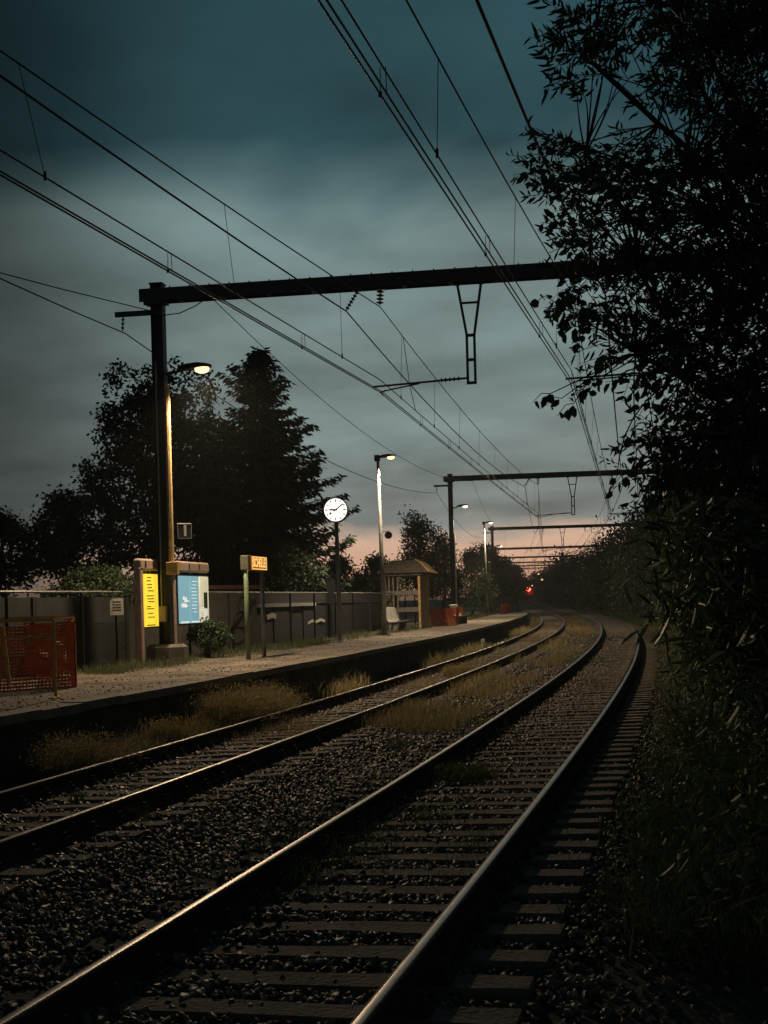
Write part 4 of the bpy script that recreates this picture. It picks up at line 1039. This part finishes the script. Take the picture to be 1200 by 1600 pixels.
# distant houses behind the trees
for u, v, d, w, h, lab in ((812, 914, 380, 12, 5.0, 'dim distant house left of the train'),):
    p = at(u, v, d); t = thing('house', lab, 'house', (p[0], p[1], .2), .15)
    m = MB(); m.box((0, 0, h / 2), (w, 7, h)); m.build('wall', 'house_wall', t)
    m = MB(); m.add([(-w / 2 - .3, -3.8, h), (w / 2 + .3, -3.8, h), (w / 2 + .3, 3.8, h), (-w / 2 - .3, 3.8, h), (-w / 2 - .3, 0, h + 2.2), (w / 2 + .3, 0, h + 2.2)], [(0, 1, 5, 4), (2, 3, 4, 5), (0, 4, 3), (1, 2, 5), (3, 2, 1, 0)]); m.build('roof', 'roof_red', t)
    for k in (-1, 1):
        m = MB(); m.box((k * w * .25, -3.52, h * .55), (1.1, .06, 1.2)); m.build('window', 'glass_dark', t)

# ------------------------------------------------------------------ right-hand side: plants filling regions, each with its own stems
def in_poly(u, v, poly):
    r = np.zeros(len(u), bool); j = len(poly) - 1
    for i in range(len(poly)):
        xi, yi = poly[i]; xj, yj = poly[j]
        c = ((yi > v) != (yj > v)) & (u < (xj - xi) * (v - yi) / (yj - yi + 1e-12) + xi); r ^= c; j = i
    return r
def sample_poly(poly, n, d0, d1, offmin=None, offmax=99, zmin=-.2):
    P = np.array(poly, float); out = np.zeros((0, 3)); 
    for _try in range(60):
        if len(out) >= n: break
        u = rng.uniform(P[:, 0].min(), P[:, 0].max(), n * 2); v = rng.uniform(P[:, 1].min(), P[:, 1].max(), n * 2); k = in_poly(u, v, poly); u, v = u[k], v[k]
        d = rng.uniform(d0, d1, len(u)); a = u - 600; b = 940 - v; c_, s_ = math.cos(ROLL), math.sin(ROLL)
        q = np.stack([(a * c_ + b * s_) / FOC * d, d, CAM_H + (-a * s_ + b * c_) / FOC * d], 1)
        off = (q[:, 0] - cx(d)) / np.sqrt(1 + cdx(d) ** 2)
        ok = q[:, 2] > zmin
        if offmin is not None: ok &= (off > offmin) & (off < offmax)
        out = np.concatenate([out, q[ok]])
    return out[:n]
def bank_z(off): return float(np.interp(off, [2.1, 2.9, 3.6, 5, 7.5, 12, 30], [-.34, -.42, -.36, -.15, .25, .5, .55]))
def plant(name, label, cat, anchors, basexy, nl, clump, L, W, matn, tmpl=RHOMB, tf=RHOMB_F, droop=-.4, group=None, stems=1, frac=.3):
    off = (basexy[0] - float(cx(basexy[1]))); base = np.array([basexy[0], basexy[1], bank_z(off) - .05 + float(rise(basexy[1]))])
    t = thing(name, label, cat, base, 0, group); n = len(anchors)
    P = np.repeat(anchors, nl, 0) + rng.normal(0, clump, (n * nl, 3)); D = rng.normal(size=P.shape) + np.array([-.1, 0, droop])
    leaves('crown', P, D, rng.uniform(.6, 1.3, len(P)) * L, W, matn, t, base, tmpl, tf)
    b = MB(); c = anchors.mean(0)
    hub = [branch(b, np.array([rng.normal(0, .15), rng.normal(0, .15), 0]), (np.array([c[0], c[1], max(c[2], base[2] + .6)]) - base) * np.array([1, 1, .8]) + rng.normal(0, .3, 3), .05 + .012 * c[2], .03, .05, 6, 6) for _ in range(stems)]
    b.build('trunk', 'bark', t); b = MB()
    for i in rng.choice(n, max(4, int(n * frac)), replace=False):
        h = hub[rng.integers(len(hub))]; q = h[rng.integers(1, len(h))]; branch(b, q, anchors[i] - base, .016, .004, .1, 4, 4)
    b.build('limbs', 'bark', t); return t
# hedge trees along the bank, from near to far
SH = [(1020, 800), (1075, 735), (1150, 700), (1500, 640), (1500, 1180), (1210, 1150), (1130, 1060), (1070, 1000), (1015, 965), (985, 915), (1000, 850)]
A_ = sample_poly(SH, 714, 11, 18, 2.2, 8); plant('willow_shrub', 'tall narrow-leaved shrub on the bank, nearest below the overhanging branches', 'shrub', A_, (5.2, 14.5), 34, .22, .15, .034, 'leaf_mid', LEAF, LEAF_F, -.5, stems=4)
A_ = sample_poly(SH, 714, 18, 34, 2.4, 10); plant('willow_shrub', 'dense shrub on the bank behind the nearest narrow-leaved shrub', 'shrub', A_, (9.6, 26.0), 34, .34, .19, .055, 'leaf_mid', LEAF, LEAF_F, -.4, stems=4)
A_ = sample_poly([(1040, 800), (1090, 745), (1200, 700), (1200, 1120), (1140, 1050), (1060, 960)], 130, 9.5, 14, 1.9, 6); plant('willow_shrub', 'sparse shrub with long pale blade-like leaves at the foot of the bank', 'shrub', A_, (4.2, 12.0), 13, .20, .24, .034, 'leaf_pale', LEAF, LEAF_F, -.25, stems=5, frac=.7)
SH2 = [(1000, 960), (985, 910), (995, 850), (1015, 800), (1075, 745), (1150, 715), (1250, 700), (1250, 1000), (1080, 1000)]
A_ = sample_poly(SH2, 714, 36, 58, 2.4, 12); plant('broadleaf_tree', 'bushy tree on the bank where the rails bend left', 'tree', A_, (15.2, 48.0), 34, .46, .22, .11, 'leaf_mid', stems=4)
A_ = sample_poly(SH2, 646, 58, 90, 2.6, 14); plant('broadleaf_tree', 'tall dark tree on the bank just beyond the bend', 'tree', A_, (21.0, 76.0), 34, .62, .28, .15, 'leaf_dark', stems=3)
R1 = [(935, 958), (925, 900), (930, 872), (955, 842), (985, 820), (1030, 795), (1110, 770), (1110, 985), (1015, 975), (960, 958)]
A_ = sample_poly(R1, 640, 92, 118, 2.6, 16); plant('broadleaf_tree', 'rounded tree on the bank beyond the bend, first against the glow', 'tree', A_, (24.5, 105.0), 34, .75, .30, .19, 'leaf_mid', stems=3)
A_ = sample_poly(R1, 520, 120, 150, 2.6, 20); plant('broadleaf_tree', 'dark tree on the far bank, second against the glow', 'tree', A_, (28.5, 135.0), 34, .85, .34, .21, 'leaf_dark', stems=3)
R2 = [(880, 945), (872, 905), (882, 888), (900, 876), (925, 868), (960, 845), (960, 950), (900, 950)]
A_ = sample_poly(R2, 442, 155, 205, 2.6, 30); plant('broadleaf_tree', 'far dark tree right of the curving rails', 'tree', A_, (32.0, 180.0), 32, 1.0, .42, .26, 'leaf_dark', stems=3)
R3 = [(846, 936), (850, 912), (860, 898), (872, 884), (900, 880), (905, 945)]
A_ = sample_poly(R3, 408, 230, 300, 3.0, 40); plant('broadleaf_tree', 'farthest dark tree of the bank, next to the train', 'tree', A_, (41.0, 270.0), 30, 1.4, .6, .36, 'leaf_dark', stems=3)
for u, vt, d, lab in ((879, 862, 210, 'slim pointed conifer behind the far right trees, left one'), (894, 867, 216, 'slim pointed conifer behind the far right trees, right one')):
    conifer(lab, u, vt, 10, d, .4)

# overhanging trees next to the viewer: twigs carrying single leaves
def arc(b, p, q):
    L = np.linalg.norm(q - p); c = (p + q) / 2 + rng.normal(0, .10 * L, 3) + np.array([0, 0, .10 * L])
    b.tube([p * (1 - f) ** 2 + c * 2 * f * (1 - f) + q * f * f for f in np.linspace(0, 1, 7)], np.linspace(.0045, .002, 7), 4)
def leafy_tree(name, label, groups, trunk, hubs, nbig, matn='leaf_front'):
    """groups: list of (anchors, leaf length, leaf width, leaves per twig, droop, twig length)"""
    base = np.array(trunk, float); t = thing(name, label, 'tree', base); limbs = MB(); twigs = MB()
    tr = [np.zeros(3)] + [np.array(h) - base for h in hubs[:1]]
    hub_pts = []
    b = MB(); spine = branch(b, np.zeros(3), np.array(hubs[0]) - base, .11, .06, .05, 7, 8); b.build('trunk', 'bark', t)
    for h in hubs[1:]:
        st = spine[min(len(spine) - 1, max(2, int(len(spine) * rng.uniform(.4, .95))))]; hub_pts += branch(limbs, st, np.array(h) - base, .026, .010, .07, 7, 6)
    hub_pts = np.array(hub_pts + list(spine[3:]))
    AP, AD, AL, AW, AT = [], [], [], [], []
    for gi, (anch, L, W, nlv, droop, tl) in enumerate(groups):
        for a in anch:
            q = a - base; dist = np.linalg.norm(hub_pts - q, axis=1); h = hub_pts[np.argmin(dist + rng.uniform(0, .25, len(dist)))]
            dirv = unit(q - h); dirv = unit(dirv + np.array([-.35, rng.normal(0, .35), droop]) + rng.normal(0, .25, 3)); s0 = q - dirv * tl * .5
            if np.linalg.norm(s0 - h) > .05: arc(twigs, h, s0)
            e = q + dirv * tl * .5; mid = (s0 + e) / 2 + np.array([0, 0, .02]); twigs.tube([s0, mid, e], [.002, .0018, .0012], 4)
            for j in range(nlv):
                f = (j + .3) / nlv; p = (s0 * (1 - f) + e * f); sd = unit(np.cross(dirv, rng.normal(size=3))); ld = unit(dirv * .55 + sd * .75 + np.array([0, 0, -.35 if W / L > .4 else -.05]))
                AP.append(p + sd * .004); AD.append(ld); AL.append(L * rng.uniform(.65, 1.2)); AW.append(W * rng.uniform(.75, 1.15)); AT.append(gi)
    AP, AD, AL, AW = map(np.array, (AP, AD, AL, AW))
    # the leaves that show largest and freest become single parts, the rest one mass
    Wp = AP + base; uu = 600 + FOC * Wp[:, 0] / Wp[:, 1]; size = AL * AW / Wp[:, 1] ** 2
    vis = (uu < 1190) & (uu > 600); score = np.where(vis, size * (1 + 2.2 * np.exp(-(uu - 800) / 110.0)), 0); big = np.argsort(-score)[:nbig]; mask = np.zeros(len(AP), bool); mask[big] = True
    leaves('foliage', AP[~mask], AD[~mask], AL[~mask], AW[~mask], matn, t, np.zeros(3), LEAF, LEAF_F, kind='stuff')
    V = LEAF.copy(); me = bpy.data.meshes.new('leaf'); me.from_pydata([tuple(v) for v in V], [], [tuple(f) for f in LEAF_F]); me.update(); me.materials.append(M[matn])
    D, S, U = leaf_frames(AD[mask], mask.sum())
    for p, d_, s_, u_, l, w in zip(AP[mask], D, S, U, AL[mask], AW[mask]):
        o = bpy.data.objects.new('leaf', me); COL.objects.link(o); o.parent = t
        mx = Matrix(((d_[0] * l, s_[0] * w, u_[0] * l, p[0]), (d_[1] * l, s_[1] * w, u_[1] * l, p[1]), (d_[2] * l, s_[2] * w, u_[2] * l, p[2]), (0, 0, 0, 1))); o.matrix_local = mx
    limbs.build('limbs', 'bark', t); twigs.build('twigs', 'bark', t); return t
TOPP = [(905, -160), (885, 0), (862, 40), (848, 85), (872, 128), (905, 150), (938, 108), (985, 140), (1010, 170), (1035, 205), (1060, 185), (1100, 235), (1200, 300), (1500, 300), (1500, -200)]
TOPCORE = [(1010, -160), (1000, 60), (1060, 140), (1110, 200), (1200, 300), (1500, 320), (1500, -200)]
MIDP = [(1200, 200), (1100, 225), (1060, 235), (1015, 232), (985, 210), (962, 250), (935, 245), (905, 215), (882, 225), (842, 208), (822, 262), (852, 300), (848, 335), (884, 372), (905, 420), (1000, 430), (1200, 430), (1500, 430), (1500, 200)]
LOWP = [(1500, 420), (905, 418), (880, 430), (868, 470), (885, 500), (905, 522), (935, 545), (925, 590), (950, 620), (985, 640), (975, 690), (960, 715), (952, 760), (985, 775), (1010, 800), (1060, 790), (1200, 760), (1500, 760)]
LOWCORE = [(1500, 420), (1010, 430), (1000, 500), (1020, 560), (1010, 640), (1020, 700), (1060, 760), (1200, 770), (1500, 770)]
g1 = [(sample_poly(TOPP, 380, 4.6, 7.2), .068, .0155, 18, -.25, .30), (sample_poly(TOPCORE, 620, 5.0, 8.5), .068, .0155, 18, -.3, .32), (sample_poly(MIDP, 400, 4.8, 7.8), .058, .015, 16, .05, .28)]
leafy_tree('willow_tree', 'tall narrow-leaved tree whose dark branches hang in from the top right', g1, (3.7, 6.3, -.35),
           [(2.9, 6.0, 3.4), (1.5, 5.4, 4.1), (1.0, 5.5, 4.1), (1.35, 5.7, 4.45), (.95, 5.4, 3.65), (2.2, 6.2, 4.6), (1.35, 5.2, 3.5), (1.9, 6.6, 3.7), (2.7, 5.6, 4.9), (1.9, 5.2, 3.0)], 260)
hang = np.array([at(u, v, d) for u, v, d in ((846, 622, 5.0), (866, 628, 5.0), (884, 640, 5.1), (900, 618, 5.2), (915, 605, 5.2), (930, 600, 5.3), (850, 470, 5.0), (868, 485, 5.0), (884, 470, 5.1), (890, 500, 5.1), (905, 480, 5.2), (880, 512, 5.0), (915, 520, 5.3), (925, 610, 5.4), (960, 760, 5.6), (975, 745, 5.6))])
g2 = [(hang, .052, .044, 3, -.5, .10), (sample_poly(LOWP, 330, 4.7, 7.0), .054, .040, 7, -.35, .22), (sample_poly(LOWP, 200, 5.0, 7.5), .058, .014, 14, -.3, .28),
      (sample_poly(LOWCORE, 520, 5.2, 8.5), .056, .036, 9, -.35, .26), (sample_poly(MIDP, 240, 4.8, 7.0), .052, .038, 7, -.3, .2)]
leafy_tree('birch_tree', 'broad-leaved tree with pointed leaves dangling over the right track', g2, (3.5, 7.2, -.35),
           [(2.8, 6.6, 2.6), (1.15, 5.4, 2.75), (1.2, 5.6, 3.2), (1.9, 6.0, 2.6), (1.7, 5.6, 3.6), (2.2, 6.6, 2.2), (1.5, 5.6, 2.4)], 300)

# ------------------------------------------------------------------ grasses and weeds
def blades(P, H, lean, w):
    """3-triangle grass blades; returns vertices, faces"""
    n = len(P); a = rng.uniform(0, 2 * np.pi, n); dr = np.stack([np.cos(a), np.sin(a), np.zeros(n)], 1); sd = np.stack([-np.sin(a), np.cos(a), np.zeros(n)], 1)
    lean = lean * rng.uniform(.3, 1.4, n); m1 = P + dr * (lean * H * .35)[:, None] + np.array([0, 0, 1]) * (H * .6)[:, None]; tip = P + dr * (lean * H)[:, None] + np.array([0, 0, 1]) * (H * (1 - .25 * lean))[:, None]
    w = np.broadcast_to(w, n)[:, None]
    V = np.stack([P - sd * w, P + sd * w, m1 - sd * w * .7, m1 + sd * w * .7, tip], 1)
    F = np.array([(0, 1, 2), (1, 3, 2), (2, 3, 4)])[None] + (np.arange(n) * 5)[:, None, None]; return V.reshape(-1, 3), F.reshape(-1, 3)
def tufts(name, Y, O, zf, per, rad, h, lean, w, matn, label=None):
    n = len(Y); Yb = np.repeat(Y, per) + rng.normal(0, rad, n * per); Ob = np.repeat(O, per) + rng.normal(0, rad, n * per); P = tp(Yb, Ob, 0); P[:, 2] += zf(Ob)
    H = np.repeat(h * np.minimum(rng.uniform(.35, 1.0, n) + rng.exponential(.3, n), 1.6), per) * rng.uniform(.5, 1.15, n * per)
    V, F = blades(P, H, lean, w); o = np_mesh(name, V, F, matn); return tag(o, label, None, kind='stuff')
bz_ = lambda o: bed_z(o) - .01
def rnd(n, y0, y1, o0, o1, p=1.0): return y0 + (y1 - y0) * rng.random(n) ** p, rng.uniform(o0, o1, n)
def patchy(Y, O, sc=.35, th=.0):
    k = np.sin(Y * sc * 2.1 + 1.3) + np.sin(Y * sc * .77 + O * 1.9) + np.sin(Y * sc * 3.7 + O * 2.3 + .7) * .6 > th; return Y[k], O[k]
Y, O = patchy(*rnd(1000, 13, 100, -5.35, -4.7, 1.5), th=.2); tufts('weeds_by_platform', Y, O, bz_, 30, .12, .36, .9, .0045, 'grass_dry', 'dry weeds growing along the foot of the platform wall')
Y, O = patchy(*rnd(500, 11, 100, -5.3, -4.6, 1.5), th=.1); tufts('green_weeds_by_platform', Y, O, bz_, 22, .12, .28, .7, .005, 'grass_green', 'low green weeds along the foot of the platform wall')
Y, O = patchy(*rnd(1000, 15, 95, -DB - .6, -DB + .6, 1.3), th=0); tufts('grass_in_left_track', Y, O, bz_, 18, .10, .17, .8, .004, 'grass_dry', 'dry grass between the rails of the left track')
Y, O = patchy(*rnd(1500, 17, 110, -2.75, -1.35, 1.4), th=-.1); tufts('grass_between_tracks', Y, O, bz_, 20, .12, .24, .7, .0045, 'grass_dry', 'dry grass between the two tracks')
Y, O = patchy(*rnd(700, 8, 60, -2.7, .6, 1.3), th=.75); tufts('green_tufts_in_ballast', Y, O, bz_, 20, .10, .17, .9, .004, 'grass_green', 'small green tufts scattered over the ballast')
Y, O = rnd(3400, 7, 110, 1.45, 5.0, 1.3); tufts('grass_on_bank', Y, O, lambda o: np.interp(o, [2.1, 2.9, 3.6, 5, 7.5], [-.34, -.42, -.36, -.15, .25]), 24, .16, .36, .8, .006, 'grass_green', 'long green grass on the bank right of the tracks')
Y, O = patchy(*rnd(700, 20, 75, 1.6, 3.4, 1.1), th=.1); tufts('dry_grass_on_bank', Y, O, lambda o: np.interp(o, [2.1, 2.9, 3.6, 5], [-.34, -.42, -.36, -.15]), 24, .14, .34, .7, .006, 'grass_dry', 'pale dry grass at the right edge of the bend')
Y, O = rnd(900, 20, 108, -9.2, -8.0, 1.4); tufts('grass_by_fence', Y, O, lambda o: 0 * o + .47, 20, .12, .20, .7, .005, 'grass_green', 'green grass along the foot of the station fence')
def clump(y, o, z, n, rad, h, matn, label, lean=.5, w=.005):
    base = tp(y, o, z); P = np.zeros((n, 3)); a = rng.uniform(0, 6.28, n); r = rad * np.sqrt(rng.random(n)); P[:, 0] = r * np.cos(a); P[:, 1] = r * np.sin(a) * 1.2
    H = h * rng.uniform(.45, 1.15, n) * (1 - .45 * (r / rad) ** 2); V, F = blades(P, H, lean, w); ob = np_mesh('weed_clump', V, F, matn); ob.location = base
    if n > 400:                     # fluffy seed heads
        T = V.reshape(-1, 5, 3)[:, 4]; k = 3; Q = np.repeat(T, k, 0) + rng.normal(0, .035, (n * k, 3)) - np.array([0, 0, .02])
        so = leaves('seed_heads', Q, rng.normal(size=Q.shape) + np.array([0, 0, .4]), rng.uniform(.02, .06, len(Q)), .014, matn, ob, np.zeros(3)); so['kind'] = 'stuff'
    tag(ob, label, 'weeds', 'weed clumps along the left track')
clump(17.7, -5.0, -.27, 2400, .48, .80, 'grass_dry', 'bushy golden weed clump against the platform wall, below the concrete footing', .9)
clump(19.0, -5.02, -.27, 2200, .44, .72, 'grass_dry', 'second golden weed clump just beyond the bushy one at the wall', .9)
clump(12.9, -4.95, -.27, 1700, .42, .58, 'grass_dry', 'dim weed clump at the wall near the left picture edge', .9)
clump(15.4, -5.0, -.27, 800, .28, .46, 'grass_dry', 'small grey weed clump at the wall between the two larger ones', .5)
clump(29.0, -3.4, -.22, 1100, .40, .34, 'grass_dry', 'golden grass clump standing between the rails of the left track', .6)
clump(9.9, -2.62, -.24, 60, .06, .34, 'grass_green', 'thin green tuft beside the right rail of the left track, nearest the viewer', .7, .004)
clump(10.9, -3.85, -.22, 60, .07, .26, 'grass_green', 'small green tuft between the rails of the left track, near the left edge', .7, .004)
clump(12.6, -.35, -.22, 520, .30, .22, 'grass_green', 'low green weed patch between the rails of the right track', .9, .004)
clump(15.4, -1.75, -.23, 220, .20, .20, 'grass_green', 'pale green weed patch in the ballast between the tracks', .9, .004)
# fallen leaves on the dark ground at the right
n = 2600; Y = 4.0 + 30 * rng.random(n) ** 1.8; O = rng.uniform(1.3, 4.2, n)
P = tp(Y, O, 0); P[:, 2] += np.interp(O, [1.3, 1.75, 2.6, 3.6, 5], [-.19, -.21, -.38, -.34, -.13]) + .02; D = rng.normal(size=P.shape) * np.array([1, 1, .25])
tag(leaves('fallen_leaves', P, D, rng.uniform(.04, .09, n), .035, 'litter', None, np.zeros(3), LEAF, LEAF_F), 'fallen leaves scattered right of the track', None, kind='stuff')
# broad low herbs in front of the bank
n = 1500; Y = 7.0 + 38 * rng.random(n) ** 1.2; O = rng.uniform(1.75, 4.4, n); per = 9
P = tp(np.repeat(Y, per) + rng.normal(0, .12, n * per), np.repeat(O, per) + rng.normal(0, .12, n * per), 0); P[:, 2] += np.interp(np.repeat(O, per), [2.1, 2.9, 3.6, 5], [-.34, -.42, -.36, -.15]) + rng.uniform(.05, .55, n * per)
tag(leaves('bank_herbs', P, rng.normal(size=P.shape) + np.array([0, 0, .1]), rng.uniform(.06, .15, n * per), .045, 'leaf_mid', None, np.zeros(3), LEAF, LEAF_F), 'leafy herbs covering the foot of the bank', None, kind='stuff')

# ------------------------------------------------------------------ thin haze volume, added to give lamp halos and lift the blacks
hz = MB(); hz.box((0, 1350, 7.0), (5200, 3500, 17.4)); ho = hz.build('haze', None)
hm = bpy.data.materials.new('haze'); hm.use_nodes = True; hn = hm.node_tree; hn.nodes.remove(hn.nodes['Principled BSDF'])
pv = hn.nodes.new('ShaderNodeVolumePrincipled'); pv.inputs['Density'].default_value = 0.0006; pv.inputs['Color'].default_value = (0.82, 0.92, 0.95, 1)
hn.links.new(pv.outputs[0], hn.nodes['Material Output'].inputs['Volume']); ho.data.materials.append(hm)
tag(ho, 'thin haze added over the whole station for lamp halos and softer blacks', None, kind='stuff')

# loose grit on the platform
n = 5200; Y = 10 + 34 * rng.random(n) ** 1.3; O = rng.uniform(-9.0, -5.55, n)
stones('platform_grit', Y, O, np.full(n, PLAT_Z + .004), rng.uniform(.006, .022, n), 'grit', 'loose grit lying on the platform')
